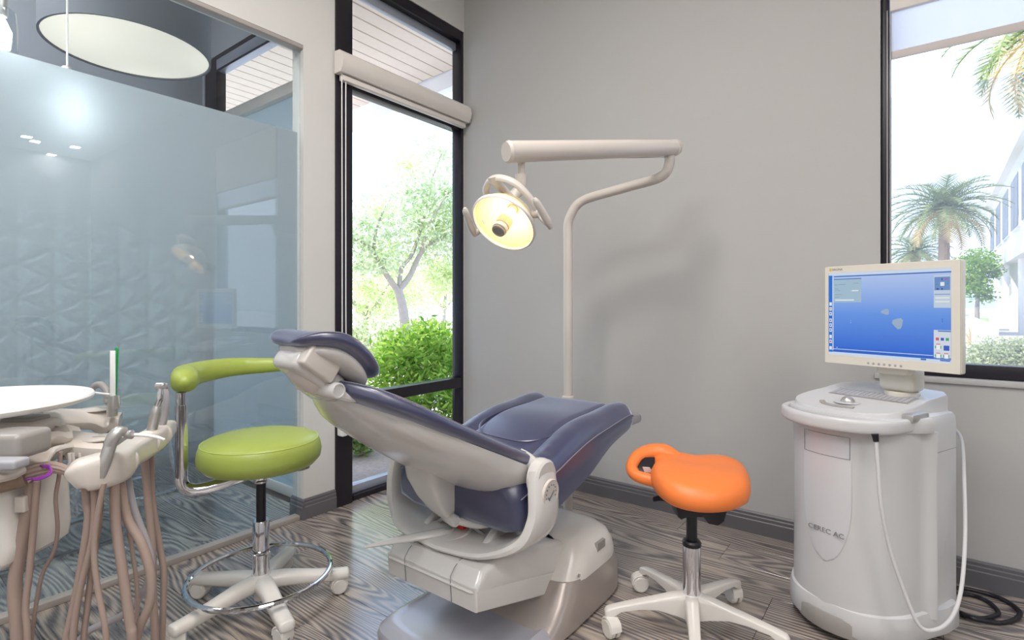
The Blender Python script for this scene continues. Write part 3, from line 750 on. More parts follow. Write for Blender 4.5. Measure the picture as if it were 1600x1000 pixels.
# back bracket below the shell with hinge pin and actuator rod
br = [(1.17, -1.60, .575), (1.18, -1.565, .53), (1.20, -1.54, .475), (1.23, -1.51, .43), (1.26, -1.48, .405)]
b = B(); rings = []
for x0, x1, yf, yr, z in ((1.175, 1.325, -1.615, -1.47, .62), (1.185, 1.318, -1.605, -1.465, .545), (1.205, 1.315, -1.578, -1.46, .485), (1.235, 1.312, -1.545, -1.455, .435), (1.255, 1.305, -1.52, -1.455, .41)):
    rings.append([V((x0 + x1) / 2 + (x1 - x0) / 2 * math.copysign(abs(math.cos(a)) ** .35, math.cos(a)), (yf + yr) / 2 + (yr - yf) / 2 * math.copysign(abs(math.sin(a)) ** .4, math.sin(a)), z) for a in [2 * PI * k / 28 for k in range(28)]])
loft(b, rings); obj('back_bracket', b, M['chairwhite'], dc, 40)
b = B(); lathe(b, [(.016, -.035), (.019, -.03), (.019, .03), (.015, .036), (.008, .036), (.008, .033)], 20, frame_at((1.30, -1.505, .408), (1, -.3, 0))); obj('hinge_pin', b, M['chairwhite'], dc)
b = B(); tube(b, [(1.32, -1.50, .405), (1.39, -1.46, .395), (1.44, -1.40, .41)], .013, 12, 5); obj('actuator_rod', b, M['chairwhite'], dc)

# headrest
hr = [(-2.088, 1.010, .040, .009), (-2.080, 1.016, .072, .016), (-2.05, 1.023, .105, .021), (-2.0, 1.015, .125, .024), (-1.955, .985, .132, .025), (-1.92, .948, .126, .024), (-1.90, .925, .108, .018), (-1.893, .915, .080, .009)]
XH = XC + .02
S4 = spine(hr, 31); rings = []
for i, (y, z, hw, th) in enumerate(S4):
    q0, q1 = S4[max(i - 1, 0)], S4[min(i + 1, 30)]
    d = Vector((0, q1[0] - q0[0], q1[1] - q0[1])).normalized(); n = Vector((0, -d.z, d.y))
    if n.z < 0: n = -n
    rings.append([V(XH + hw * math.copysign(abs(math.cos(a)) ** .5, math.cos(a)), y, z) + n * (th * math.copysign(abs(math.sin(a)) ** .75, math.sin(a)) - (.010 * (1 - abs(math.cos(a))) if math.sin(a) > 0 else 0)) for a in [2 * PI * k / 32 for k in range(32)]])
b = B(); loft(b, rings); hp = obj('headrest_pad', b, M['navy'], dc, 60)
b = B(); tube(b, [V(XH + q[2] * .93, q[0], q[1] + q[3] * .62) for q in S4[2:29:2]], .0016, 6, 2); obj('stitching', b, M['thread'], hp)
hs = [(-2.075, .993, .04, .008), (-2.05, .993, .085, .016), (-2.0, .980, .106, .027), (-1.955, .950, .110, .033), (-1.925, .917, .098, .029), (-1.912, .902, .07, .012)]
b = B(); loft(b, [[V(XH + hw * math.copysign(abs(math.cos(a)) ** .6, math.cos(a)), y, z + th * math.sin(a)) for a in [2 * PI * k / 24 for k in range(24)]] for y, z, hw, th in spine(hs, 21)])
obj('headrest_shell', b, M['chairwhite'], dc, 50)
RX = Matrix.Rotation(math.radians(-36), 4, 'X')
b = B(); box(b, (-.060, -.085, -.026), (.052, .070, .026), .020, 4, Matrix.Translation((XH + .005, -2.015, .930)) @ RX); hb_ = obj('headrest_bracket', b, M['chairwhite'], dc)
b = B(); box(b, (-.022, -.066, -.024), (.018, .030, .028), .007, 3, Matrix.Translation((XH + .060, -2.020, .948)) @ RX); obj('release_lever', b, M['beige'], hb_)
b = B(); bmesh.ops.create_uvsphere(b, u_segments=20, v_segments=12, radius=1.0, matrix=Matrix.Translation((XH - .005, -2.02, .912)) @ RX @ Matrix.Diagonal((.045, .062, .026, 1))); obj('grip_dome', b, M['beige'], hb_, 60)
b = B(); lathe(b, [(.018, -.05), (.020, -.045), (.020, .054), (.0175, .058), (.0145, .058), (.0135, .055)], 24, frame_at((XC + .05, -1.998, .894), (1, 0, 0))); obj('headrest_knob', b, M['chairwhite'], dc)
b = B(); sweep(b, [(XC + .01, -2.03, .900), (XC, -1.99, .885), (XC, -1.95, .868), (XC, -1.90, .838)], [.03, .045, .05, .055], [.012, .018, .020, .014], (1, 0, 0), 14, 5); obj('headrest_stem', b, M['chairwhite'], dc)
b = B(); tube(b, [(XC + .085, -1.998, .890), (XC + .095, -1.97, .876), (XC + .095, -1.94, .870), (XC + .09, -1.91, .866)], .013, 10, 4); obj('stem_link', b, M['chairwhite'], dc)

# ------------------------------------------------------------------ dental lamp on its pole
dl = thing('dental_lamp', 'beige overhead dental lamp, lit, on a bent pole behind the patient chair', 'lamp', (1.134, -.501, 0))
px_, py_ = 1.134, -.501
b = B(); tube(b, [(px_, py_, 0.004), (px_, py_, .5), (px_, py_, 1.0), (px_, py_, 1.40), (px_, py_, 1.49), at(893, 334, 2.61), at(901, 321, 2.60), at(914, 312, 2.585), at(935, 305, 2.55), at(985, 291, 2.48), at(1024, 280, 2.405), at(1040, 270, 2.38), at(1046, 255, 2.37), at(1046, 243, 2.37)], .0225, 16, 6)
obj('pole', b, M['beige'], dl)
b = B(); lathe(b, [(.06, 0.001), (.06, .015), (.03, .02)], 24, Matrix.Translation((px_, py_, 0))); obj('pole_foot', b, M['beige'], dl)
b = B(); lathe(b, [(.0235, .63), (.030, .632), (.030, .646), (.0235, .65)], 20, Matrix.Translation((px_, py_, 0))); obj('pole_collar', b, M['beige'], dl)
E0 = at(1049, 231, 2.36); E1 = V(1.318, -1.214, 1.655)
dv = (E1 - E0)
side = dv.cross(Vector((0, 0, 1))).normalized(); upv = side.cross(dv).normalized()
b = B(); sweep(b, [E0 - dv * .02, E0 + dv * .3, E0 + dv * .7, E1], [.034, .036, .037, .038], [.034, .037, .038, .039], side, 24, 2, 2.2)
beam = obj('beam', b, M['beige'], dl)
b = B(); sweep(b, [E1 + dv * .0, E1 + dv * .006, E1 + dv * .02], [.0385, .0395, .034], [.0395, .0405, .034], side, 24, 1, 2.2); obj('end_cap', b, M['beige'], beam)
b = B(); sweep(b, [E0 - dv * .045, E0 - dv * .03, E0 - dv * .015], [.030, .0355, .036], [.030, .0355, .036], side, 24, 1, 2.2); obj('end_cap', b, M['beige'], beam)
b = B(); tube(b, [E0 + dv * .01 - upv * .0372 + side * .012, E1 - upv * .0260 + side * .030], .0012, 6, 1); obj('seam', b, M['ink'], beam)
J = V(1.318, -1.145, 1.60)
HC = V(1.300, -1.215, 1.408)
b = B(); tube(b, [J + V(0, 0, .045), J + V(0, 0, -.02)], .014, 14, 1); obj('swivel_pin', b, M['beige'], dl)
b = B(); tube(b, [J + V(0, 0, -.015), J + V(0, 0, -.05), J + V(-.003, -.004, -.07), J + V(-.012, -.02, -.09), J + V(-.018, -.03, -.115)], [.022, .0225, .022, .021, .019], 16, 5); obj('elbow', b, M['beige'], dl)
HN = V(.01, -.69, -.71).normalized()              # the way the lamp shines
HXs = HN.cross(V(0, 0, 1)).normalized()            # to the lamp's side
HU = HXs.cross(HN).normalized()
FM = frame_at(HC, HN, HXs)
dish = [(.012, -.070), (.045, -.062), (.080, -.040), (.106, -.008), (.115, .015), (.119, .018), (.120, .012), (.110, -.012), (.084, -.046), (.048, -.068), (.012, -.076)]
mdish = pbr('lamp_reflector', srgb(255, 236, 190), 0.35, var=0.02)
b = B(); lathe(b, dish, 44, FM, cap=False); obj('reflector', b, mdish, dl, 60)
b = B(); lathe(b, [(.122, .010), (.126, .014), (.126, .024), (.121, .027), (.117, .022), (.117, .012), (.122, .010)], 44, FM, cap=False); obj('rim', b, M['paper'], dl, 60)
b = B(); lathe(b, [(.002, .021), (.06, .0225), (.117, .020)], 44, FM, cap=False); obj('front_lens', b, glass_mat('lamp_lens', (1, .99, .97), .02), dl)
b = B(); lathe(b, [(.017, -.068), (.017, -.052), (.010, -.048)], 20, FM); obj('bulb_socket', b, M['paper'], dl)
b = B(); lathe(b, [(.008, -.048), (.012, -.040), (.012, -.006), (.008, .0)], 16, FM); obj('bulb', b, pbr('lit_halogen', (1, 1, 1), .3, emit=(1.0, .80, .56), es=52.0), dl)
b = B(); lathe(b, [(.026, .000), (.029, .002), (.029, .036), (.027, .038)], 24, FM); sh = obj('bulb_shield', b, M['steel'], dl)
b = B(); lathe(b, [(.027, .038), (.0285, .040), (.0285, .056), (.022, .058)], 24, FM); obj('white_ring', b, M['paper'], sh)
b = B(); lathe(b, [(.022, .056), (.025, .058), (.025, .066), (.018, .068), (.017, .066)], 24, FM); obj('dark_cap', b, M['grey'], sh)
def fm(x, y, z): return FM @ V(x, y, z)
YUP = FM.to_3x3().inverted() @ V(0, 0, 1)           # up, in the lamp's own frame
sy = 1 if YUP.y > 0 else -1
b = B(); sweep(b, [fm(.085, sy * .055, -.055), fm(.065, sy * .105, -.060), fm(.02, sy * .140, -.055), fm(-.03, sy * .143, -.050), fm(-.085, sy * .115, -.042), fm(-.122, sy * .055, -.030), fm(-.130, 0, -.020)], [.013, .017, .018, .017, .015, .014, .013], [.009, .012, .012, .011, .010, .010, .010], HN, 12, 6)
obj('lamp_yoke', b, M['beige'], dl)
b = B(); tube(b, [J + V(-.018, -.03, -.112), fm(0, sy * .150, -.045), fm(0, sy * .138, -.045)], .016, 12, 3); obj('yoke_neck', b, M['beige'], dl)
for s in (-1, 1):
    ex = -.036 if s > 0 else 0
    b = B(); lathe(b, [(.016, -.012), (.017, -.01), (.017, .012), (.014, .015)], 16, frame_at(fm(s * (.128 + ex * .3), 0, -.018), HXs)); k = obj('side_pivot', b, M['beige'], dl)
    b = B(); tube(b, [fm(s * (.13 + ex * .4), -sy * .005, -.02), fm(s * (.15 + ex * .7), -sy * .022, -.005), fm(s * (.178 + ex), -sy * .03, .015), fm(s * (.188 + ex), -sy * .030, .024)], [.010, .010, .011, .010], 10, 5); obj('handle_arm', b, M['beige'], dl)
    b = B(); tube(b, [fm(s * (.188 + ex), -sy * .038, .026), fm(s * (.187 + ex), -sy * .010, .025), fm(s * (.183 + ex), sy * .030, .022), fm(s * (.176 + ex), sy * .070, .018), fm(s * (.172 + ex), sy * .085, .016)], [.009, .014, .0135, .012, .006], 12, 5); obj('handle_grip', b, M['beige'], dl)
b = B(); lathe(b, [(.026, -.03), (.030, -.02), (.028, 0.005), (.016, .014)], 20, FM @ Matrix.Translation((.045, -sy * .118, -.022))); obj('switch_housing', b, M['grey'], dl)
b = B(); lathe(b, [(.009, -.01), (.009, .012), (.005, .014)], 12, frame_at(fm(.115, -sy * .065, -.01), HXs)); obj('switch_knob', b, M['steel'], dl)

# ------------------------------------------------------------------ stools
def caster(parent, tip, ang, mat, R=0.030, wid=0.022):
    """swivel caster under an arm tip: hood and stem, with a wheel as its sub-part"""
    x, y, z = tip; d = V(math.cos(ang), math.sin(ang), 0); ax = V(-d.y, d.x, 0)
    c = V(x, y, R + .001) - d * .014
    b = B(); lathe(b, [(.009, 0), (.009, z - R * 1.2)], 10, Matrix.Translation((x, y, R * 1.2)))
    sweep(b, [c + d * (R * .9) + V(0, 0, .0), c + d * R * .75 + V(0, 0, R * .75), c + V(0, 0, R * 1.08), c - d * R * .8 + V(0, 0, R * .72), c - d * R * 1.02], wid * .98, .004, ax, 10, 4, 4)
    cs = obj('caster', b, mat, parent, 40)
    b = B()
    lathe(b, [(.012, -wid), (R * .8, -wid), (R, -wid * .75), (R, -.004), (R * .6, -.003), (R * .6, .003), (R, .004), (R, wid * .75), (R * .8, wid), (.012, wid)], 22, frame_at(c, ax)); obj('wheel', b, mat, cs, 40)
    return cs

gx, gy = .605, -1.766
gs = thing('operator_stool', 'lime green round operator stool with curved body arm and chrome foot ring', 'stool', (gx, gy, 0))
prof = [(.001, .512), (.150, .513), (.186, .521), (.203, .540), (.2065, .562), (.203, .588), (.196, .606), (.184, .616), (.150, .626), (.09, .632), (.001, .634)]
b = B(); lathe(b, prof, 56, Matrix.Translation((gx, gy, 0))); gseat = obj('seat', b, M['green'], gs, 60)
b = B(); tube(b, [(gx + .1945 * math.cos(2 * PI * k / 48), gy + .1945 * math.sin(2 * PI * k / 48), .6085) for k in range(49)], .0016, 6, 1, False); obj('seam', b, M['greenseam'], gseat)
b = B(); lathe(b, [(.12, .503), (.12, .513)], 32, Matrix.Translation((gx, gy, 0))); obj('seat_plate', b, M['black'], gs)
b = B(); lathe(b, [(.0165, .126), (.0165, .512)], 20, Matrix.Translation((gx, gy, 0))); obj('gas_piston', b, M['black'], gs)
b = B(); lathe(b, [(.028, .105), (.028, .185), (.0305, .187), (.0305, .200), (.028, .202), (.028, .312), (.025, .318), (.017, .318)], 28, Matrix.Translation((gx, gy, 0))); obj('sleeve', b, M['chrome'], gs)
b = B(); lathe(b, [(.024, .455), (.026, .462), (.022, .470), (.022, .512)], 24, Matrix.Translation((gx, gy, 0))); obj('joint_collar', b, M['chrome'], gs)
b = B(); lathe(b, [(.036, .066), (.040, .08), (.038, .115), (.030, .128), (.018, .128)], 28, Matrix.Translation((gx, gy, 0))); lathe(b, [(.024, .035), (.024, .066)], 20, Matrix.Translation((gx, gy, 0)), False); obj('hub', b, M['white'], gs)
for a in (59, 131, 203, 275, 347):
    r = math.radians(a); d = V(math.cos(r), math.sin(r), 0); s = V(-d.y, d.x, 0); o_ = V(gx, gy, 0)
    b = B(); sweep(b, [o_ + d * .015 + V(0, 0, .098), o_ + d * .09 + V(0, 0, .094), o_ + d * .18 + V(0, 0, .082), o_ + d * .26 + V(0, 0, .073), o_ + d * .300 + V(0, 0, .071), o_ + d * .308 + V(0, 0, .071)], [.034, .030, .0275, .0265, .0255, .012], [.027, .026, .022, .0195, .0185, .009], s, 18, 4, 2.8)
    obj('leg', b, M['white'], gs, 50)
    caster(gs, (gx + .283 * d.x, gy + .283 * d.y, .062), r + random.uniform(-1.2, 1.2), M['white'])
b = B(); tube(b, [(gx + .238 * math.cos(2 * PI * k / 56), gy + .238 * math.sin(2 * PI * k / 56), .124) for k in range(57)], .0095, 10, 1, False); obj('foot_ring', b, M['chrome'], gs)
px2, py2 = .5075, -1.992
b = B(); tube(b, [(gx - .012, gy - .018, .492), (gx - .05, gy - .115, .470), (gx - .075, gy - .175, .462), (gx - .09, gy - .212, .472), (px2 + .001, py2, .505), (px2, py2, .56), (px2, py2, .66), (px2, py2, .757)], .0205, 18, 6); obj('arm_tube', b, M['chrome'], gs)
b = B(); lathe(b, [(.0165, .70), (.0165, .80)], 18, Matrix.Translation((px2, py2, 0))); obj('arm_post', b, M['chrome'], gs)
b = B(); P = []
for k in range(15):
    a = math.radians(258 - k * (258 - 126) / 14); rr = .238 + (.012 if 2 < k < 11 else 0)
    P.append(V(gx + rr * math.cos(a), gy + rr * math.sin(a), .836 + .016 * min(1, k / 8)))
sweep(b, P, [.012, .038, .043, .043, .042, .041, .040, .039, .037, .035, .033, .031, .029, .026, .012], [.012, .040, .044, .042, .039, .036, .034, .032, .031, .030, .029, .028, .027, .025, .012], (0, 0, 1), 22, 3, 2.3)
obj('arm_pad', b, M['green'], gs, 60)
kp = at(261, 670, 1.79)
b = B(); tube(b, [kp, V(px2, py2, kp.z)], .004, 8, 1); obj('knob_screw', b, M['steel'], gs)
b = B(); lathe(b, [(.020, -.010), (.024, -.005), (.022, .010), (.014, .014)], 6, frame_at(kp, V(px2, py2, kp.z) - kp)); obj('tightening_knob', b, M['beige'], gs, 30)
lv = at(458, 733, 1.965)
b = B(); tube(b, [V(gx + .06, gy + .02, .507), lv + V(0, .03, .006), lv + V(.0, .0, .004)], .006, 8, 4); obj('lever_rod', b, M['black'], gs)
b = B(); sweep(b, [lv + V(-.02, .0, -.002), lv + V(.02, .02, .0), lv + V(.045, .035, .006)], [.016, .019, .010], [.006, .007, .004], (0.5, -.8, 0), 14, 4); obj('height_lever', b, M['grey'], gs)

ox, oy = 1.90, -.975
os_ = thing('saddle_stool', 'orange saddle stool with looped handle on white five arm base', 'stool', (ox, oy, 0))
SA = V(-.97, -.24, 0).normalized(); SCc = V(.24, -.97, 0).normalized(); SO = V(1.918, -.918, 0)
outl = smooth_outline([(-.150, .0), (-.142, .10), (-.085, .175), (.0, .212), (.085, .195), (.140, .135), (.165, .06), (.165, -.01), (.180, -.065), (.168, -.118), (.11, -.150), (.04, -.152), (-.02, -.180), (-.07, -.193), (-.12, -.15), (-.145, -.07)], 4)
b = B(); rings = []
def saddle_z(p, z, k):
    lobe = .010 * math.exp(-((p[1] - .06) / .12) ** 2)
    return z + k * (lobe + .10 * max(0, p[0] - .04) + .12 * max(0, -p[1] - .03) - .10 * max(0, abs(p[1]) - .13))
for s, z, k in ((.55, .452, 0), (.86, .456, .3), (.96, .468, .6), (1.0, .490, .8), (.985, .510, .9), (.93, .527, 1), (.83, .537, 1), (.66, .543, 1), (.45, .546, 1), (.22, .547, 1), (.03, .547, .6)):
    rings.append([SO + SA * (p[0] * s) + SCc * (p[1] * s) + V(0, 0, saddle_z((p[0] * s, p[1] * s), z, k)) for p in outl])
loft(b, rings); oseat = obj('seat', b, M['orange'], os_, 60)
sp = lambda a, c, z: SO + SA * a + SCc * c + V(0, 0, z)
b = B(); tube(b, [sp(.09, -.09, .530), sp(.14, -.10, .548), sp(.19, -.085, .550), sp(.226, -.045, .540), sp(.238, .008, .519), sp(.218, .045, .503), sp(.17, .056, .496), (sp(.12, .05, .492))], [.030, .036, .031, .025, .021, .020, .021, .024], 16, 6)
obj('handle_loop', b, M['orange'], os_, 60)
b = B(); sweep(b, [sp(.12, -.01, .505), sp(.16, -.008, .513), sp(.195, -.006, .516), sp(.215, .0, .514)], [.060, .060, .048, .03], [.010, .010, .010, .008], SCc + V(0, 0, -.6), 12, 4, 3); hl = obj('loop_inner', b, M['black'], os_)
b = B(); q0 = sp(.178, .030, .520); prism(b, [(-.018, -.008), (.012, -.010), (.018, .010), (-.006, .012)], q0, SA, (SCc * .3 + V(0, 0, 1)).normalized(), .0015); obj('care_tag', b, M['paper'], hl, 0)
R3 = Matrix.Translation((ox, oy, 0)) @ Matrix.Rotation(math.radians(37), 4, 'Z')
b = B(); prism(b, [(-.065, .455), (.115, .455), (.095, .385), (.075, .372), (.045, .378), (.03, .40), (-.025, .40), (-.045, .392), (-.055, .40)], R3 @ V(0, .035, 0), R3.to_3x3() @ V(1, 0, 0), (0, 0, 1), .07, .004); obj('seat_bracket', b, M['black'], os_)
b = B(); lathe(b, [(.10, .444), (.105, .455)], 24, Matrix.Translation((SO.x, SO.y, 0))); obj('seat_plate', b, M['black'], os_)
b = B(); sweep(b, [V(ox, oy, .43), at(1040, 778, 1.83), at(1021, 780, 1.86)], [.012, .012, .009], [.004, .004, .003], (0, .4, .6), 10, 4); obj('height_lever', b, M['black'], os_)
b = B(); lathe(b, [(.0175, .25), (.0175, .42)], 20, Matrix.Translation((ox, oy, 0))); obj('gas_piston', b, M['black'], os_)
b = B(); lathe(b, [(.029, .10), (.029, .298)], 28, Matrix.Translation((ox, oy, 0))); obj('sleeve', b, M['chrome'], os_)
b = B(); lathe(b, [(.030, .294), (.0305, .306), (.026, .312), (.018, .313)], 24, Matrix.Translation((ox, oy, 0))); obj('sleeve_collar', b, M['black'], os_)
b = B(); lathe(b, [(.034, .055), (.040, .065), (.040, .120), (.034, .135), (.029, .137)], 28, Matrix.Translation((ox, oy, 0))); obj('hub', b, M['white'], os_)
for a in (219, 147, 75, 3, 291):
    r = math.radians(a); d = V(math.cos(r), math.sin(r), 0); s = V(-d.y, d.x, 0); o_ = V(ox, oy, 0)
    b = B(); rings = []
    for t_, zt, zb, hw in ((.02, .136, .055, .024), (.06, .134, .070, .021), (.12, .123, .088, .019), (.18, .113, .090, .0175), (.24, .102, .083, .0165), (.268, .096, .066, .0165), (.285, .091, .062, .0165), (.293, .082, .062, .010)):
        ring = []
        for ca, za in ((-1, 0), (-1, .82), (-.8, 1), (.8, 1), (1, .82), (1, 0), (.55, -.0), (-.55, 0)):
            ring.append(o_ + d * t_ + s * (hw * ca) + V(0, 0, zb + (zt - zb) * za))
        rings.append(ring)
    loft(b, rings); bmesh.ops.bevel(b, geom=[e for e in b.edges], offset=.0012, segments=1, affect='EDGES')
    obj('leg', b, M['white'], os_, 40)
    caster(os_, (ox + .278 * d.x, oy + .278 * d.y, .064), {219: 2.6, 147: .6, 75: 5.6, 3: 1, 291: 2}[a], M['white'], .031, .021)

# ------------------------------------------------------------------ imaging cart
co = V(2.34, -.535, 0); CR = V(.92, -.39, 0).normalized(); CF = V(CR.y, -CR.x, 0)
CM = frame_at(co, (0, 0, 1), CR)                    # cart frame: x right, y to the rear, z up
if (CM.to_3x3() @ V(0, 1, 0)).dot(CF) > 0: pass
def cl(r, f, z): return co + CR * r + CF * f + V(0, 0, z)
ic = thing('imaging_cart', 'white wheeled dental imaging cart with monitor, keyboard and trackball by the back wall', 'medical cart', co)
def plan_loft(nm, outline, levels, mat, parent=ic, smooth=40):
    bm = B(); loft(bm, [[cl(p[0] * s, p[1] * s, z if not callable(z) else z(p[0] * s, p[1] * s)) for p in outline] for z, s in levels]); return obj(nm, bm, mat, parent, smooth)
body = smooth_outline([(-.192, -.03), (-.192, .03), (-.172, .105), (-.135, .160), (-.080, .198), (0, .212), (.080, .198), (.135, .160), (.175, .095), (.194, .01), (.194, -.03)], 4)
plan_loft('body', body, [(.10, 1.0), (.30, .995), (.55, .99), (.64, 1.0), (.695, 1.015)], M['cartwhite'])
def rect_round(r0, r1, f0, f1, rad, n=5):
    o = []
    for cx, cy, a0 in ((r1 - rad, f1 - rad, 0), (r0 + rad, f1 - rad, 90), (r0 + rad, f0 + rad, 180), (r1 - rad, f0 + rad, 270)):
        for k in range(n + 1):
            a = math.radians(a0 + 90 * k / n); o.append((cx + rad * math.cos(a), cy + rad * math.sin(a)))
    return o
bm = B(); rr_ = rect_round(-.203, .208, -.205, -.012, .02)
loft(bm, [[cl(p[0], p[1] if p[1] < -.1 else p[1] + .015 * math.sin(min(1, (z - .07) / .62) * PI), z) for p in rr_] for z in (.07, .15, .25, .35, .45, .55, .62)]); obj('rear_module', bm, M['cartwhite'], ic)
bm = B(); loft(bm, [[cl(p[0] * s, p[1] * s2 if p[1] < -.1 else p[1], z) for p in rr_] for z, s, s2 in ((.622, 1, 1), (.70, 1, 1), (.725, .995, .985), (.738, .97, .95), (.742, .92, .90))]); obj('rear_cap', bm, M['cartwhite'], ic)
skirt = [(p[0] * 1.02, p[1] * 1.02 - .004) for p in smooth_outline([(-.195, -.19), (-.2, .03), (-.178, .115), (-.125, .185), (-.06, .212), (0, .216), (.06, .212), (.125, .185), (.178, .115), (.2, .03), (.195, -.19)], 4)]
plan_loft('base_skirt', skirt, [(.035, .97), (.045, 1.0), (.095, 1.0), (.118, .975), (.125, .93)], M['cartwhite'])
bm = B(); rings = []
for k in range(17):
    r = -.150 + .30 * k / 16; f = (.216 - 3.0 * r * r if abs(r) < .09 else .1917 - .9 * (abs(r) - .09)) * 1.02 - .004
    rings.append([cl(r, f + q, z) for q, z in ((-.02, .030), (.008, .030), (.012, .045), (.012, .075), (.006, .088), (-.02, .088))])
loft(bm, rings); obj('front_bumper', bm, M['grey'], ic)
for r, f in ((-.165, .08), (.165, .08), (-.16, -.15), (.16, -.15)):
    c_ = cl(r, f, .03); bm = B(); lathe(bm, [(.01, -.016), (.024, -.016), (.029, -.010), (.029, .010), (.024, .016), (.01, .016)], 20, frame_at(c_, CR)); box(bm, c_ + V(-.012, -.012, .02), c_ + V(.012, .012, .05)); obj('caster', bm, M['black'], ic)
lid = smooth_outline([(-.190, -.015), (-.188, .08), (-.165, .145), (-.10, .185), (0, .20), (.10, .185), (.165, .145), (.190, .08), (.196, -.015)], 4)
plan_loft('lid_band', lid, [(.694, .985), (.702, 1.0), (.732, 1.0), (.740, .985)], M['cartwhite'])
deckz = lambda r, f: .774 - .135 * f
deck = smooth_outline([(-.115, -.195), (-.160, -.06), (-.176, .05), (-.160, .12), (-.10, .170), (0, .185), (.10, .170), (.160, .12), (.176, .05), (.178, -.06), (.172, -.20)], 3)
plan_loft('deck', deck, [(.70, .99), (lambda r, f: deckz(r, f) - .006, 1.0), (deckz, .985)], M['cartwhite'], ic, 30)
bm = B(); sweep(bm, [cl(-.183, .02, .720), cl(-.182, .10, .720), cl(-.160, .180, .719), (cl(-.09, .235, .718)), cl(0, .252, .717), cl(.09, .235, .718), cl(.160, .180, .719), cl(.182, .10, .720), cl(.185, .02, .720)], [.019, .021, .022, .022, .022, .022, .022, .021, .020], [.012, .012, .0125, .0125, .0125, .0125, .0125, .012, .012], (0, 0, 1), 18, 5, 3.2)
obj('front_handle', bm, M['cartwhite'], ic)
bm = B(); loft(bm, [[cl(p[0], p[1], z) for p in smooth_outline([(-.16, .12), (-.14, .185), (-.07, .232), (0, .242), (.07, .232), (.14, .185), (.16, .12), (0, .13)], 3)] for z in (.700, .704)]); obj('handle_recess', bm, M['grey'], ic)
# keyboard and trackball
kt = frame_at(cl(.022, -.035, deckz(0, -.035)), (-CF * -.1375 * 1 + V(0, 0, 1)), CR)
bm = B(); box(bm, (-.128, -.040, -.001), (.128, .040, .0015), .0007, 1, kt); kb = obj('keyboard', bm, M['grey'], ic)
bm = B()
for rw in range(6):
    for c_ in range(16):
        if rw == 0 and 4 <= c_ <= 9: continue
        box(bm, (-.123 + c_ * .0154, -.036 + rw * .0122, .0015), (-.123 + c_ * .0154 + .0134, -.036 + rw * .0122 + .0104, .0042), .0008, 1, kt)
box(bm, (-.123 + 4 * .0154, -.036, .0015), (-.123 + 9 * .0154 + .0134, -.0256, .0042), .0008, 1, kt)
ks = obj('keys', bm, M['lightgrey'], kb, 20); ks['kind'] = 'stuff'
bc_ = cl(.002, .078, deckz(0, .078))
bm = B(); lathe(bm, [(.040, -.002), (.042, .001), (.036, .003), (.026, .002)], 28, frame_at(bc_, (0, 0, 1))); tbs = obj('trackball_socket', bm, M['cartwhite'], ic)
bm = B(); bmesh.ops.create_uvsphere(bm, u_segments=24, v_segments=14, radius=.022, matrix=Matrix.Translation(bc_ + V(0, 0, .0))); obj('trackball', bm, M['steel'], tbs, 60)
bm = B(); sweep(bm, [cl(-.070, .105, deckz(0, .105) + .001), cl(-.045, .132, deckz(0, .132) + .001), cl(.0, .140, deckz(0, .140) + .001), cl(.05, .132, deckz(0, .132) + .001)], .009, .0022, CR * .15 + CF + V(0, 0, -.135), 10, 5, 4); obj('button_strip', bm, M['grey'], ic)
bm = B(); bx_ = frame_at(cl(.185, .035, .742), (0, 0, 1), CR); box(bm, (-.03, -.055, -.012), (.018, .05, .014), .006, 2, bx_); obj('camera_cradle', bm, M['steel'], ic)
# front panel with lettering
ff = lambda r: .212 - 2.3 * r * r
bm = B(); rings = []
for k in range(30):
    z = .255 + (.684 - .255) * k / 29
    hw = .078 * (math.sqrt(max(0.0, 1 - ((.47 - z) / .216) ** 2)) if z < .47 else 1.0 + (.06 * max(0, (z - .64) / .044) ** 2 * -1))
    hw = max(hw, .003); rings.append([cl(hw * (-1 + 2 * j / 14), ff(hw * (-1 + 2 * j / 14)) * (1 if True else 1) + .0006 + .0012 * math.sqrt(max(0, 1 - (-1 + 2 * j / 14) ** 2)), z) for j in range(15)])
loft(bm, rings, False, False)
fp = obj('front_panel', bm, pbr('pale_silver_panel', srgb(216, 216, 220), .32, .12, var=.01), ic, 60)
bm = B()
def fr(r, z): return cl(r, ff(r) + .0022, z)
for pts in ([fr(-.074 + .0148 * k, .672) for k in range(11)], [fr(-.074 + .0148 * k, .602) for k in range(11)], [fr(-.074, .602), fr(-.074, .672)], [fr(.074, .602), fr(.074, .672)]): tube(bm, pts, .0009, 4, 1)
obj('label_outline', bm, M['ink'], fp, 0)
TM = Matrix((CR, V(0, 0, 1), CF)).transposed().to_4x4(); TM.translation = cl(.004, ff(0) + .0018, .352)
text_mesh('lettering', 'CEREC AC', .0225, TM @ Matrix.Scale(1.12, 4, (1, 0, 0)), M['ink'], fp, .0006)
# cable of the hand scanner
bm = B(); tube(bm, [at(1367, 678, 1.628), at(1369, 690, 1.625)], [.010, .0075], 12, 1); obj('cable_boot', bm, M['black'], ic)
bm = B(); tube(bm, [at(1369, 690, 1.625), at(1372, 730, 1.615), at(1377, 790, 1.60), at(1391, 860, 1.59), at(1415, 930, 1.57), at(1437, 978, 1.55), at(1462, 984, 1.545), at(1487, 965, 1.56), at(1502, 920, 1.60), at(1508, 840, 1.68), at(1507, 760, 1.75), at(1503, 690, 1.83), at(1490, 668, 1.86)], .0055, 10, 6); obj('scanner_cable', bm, M['cartwhite'], ic)
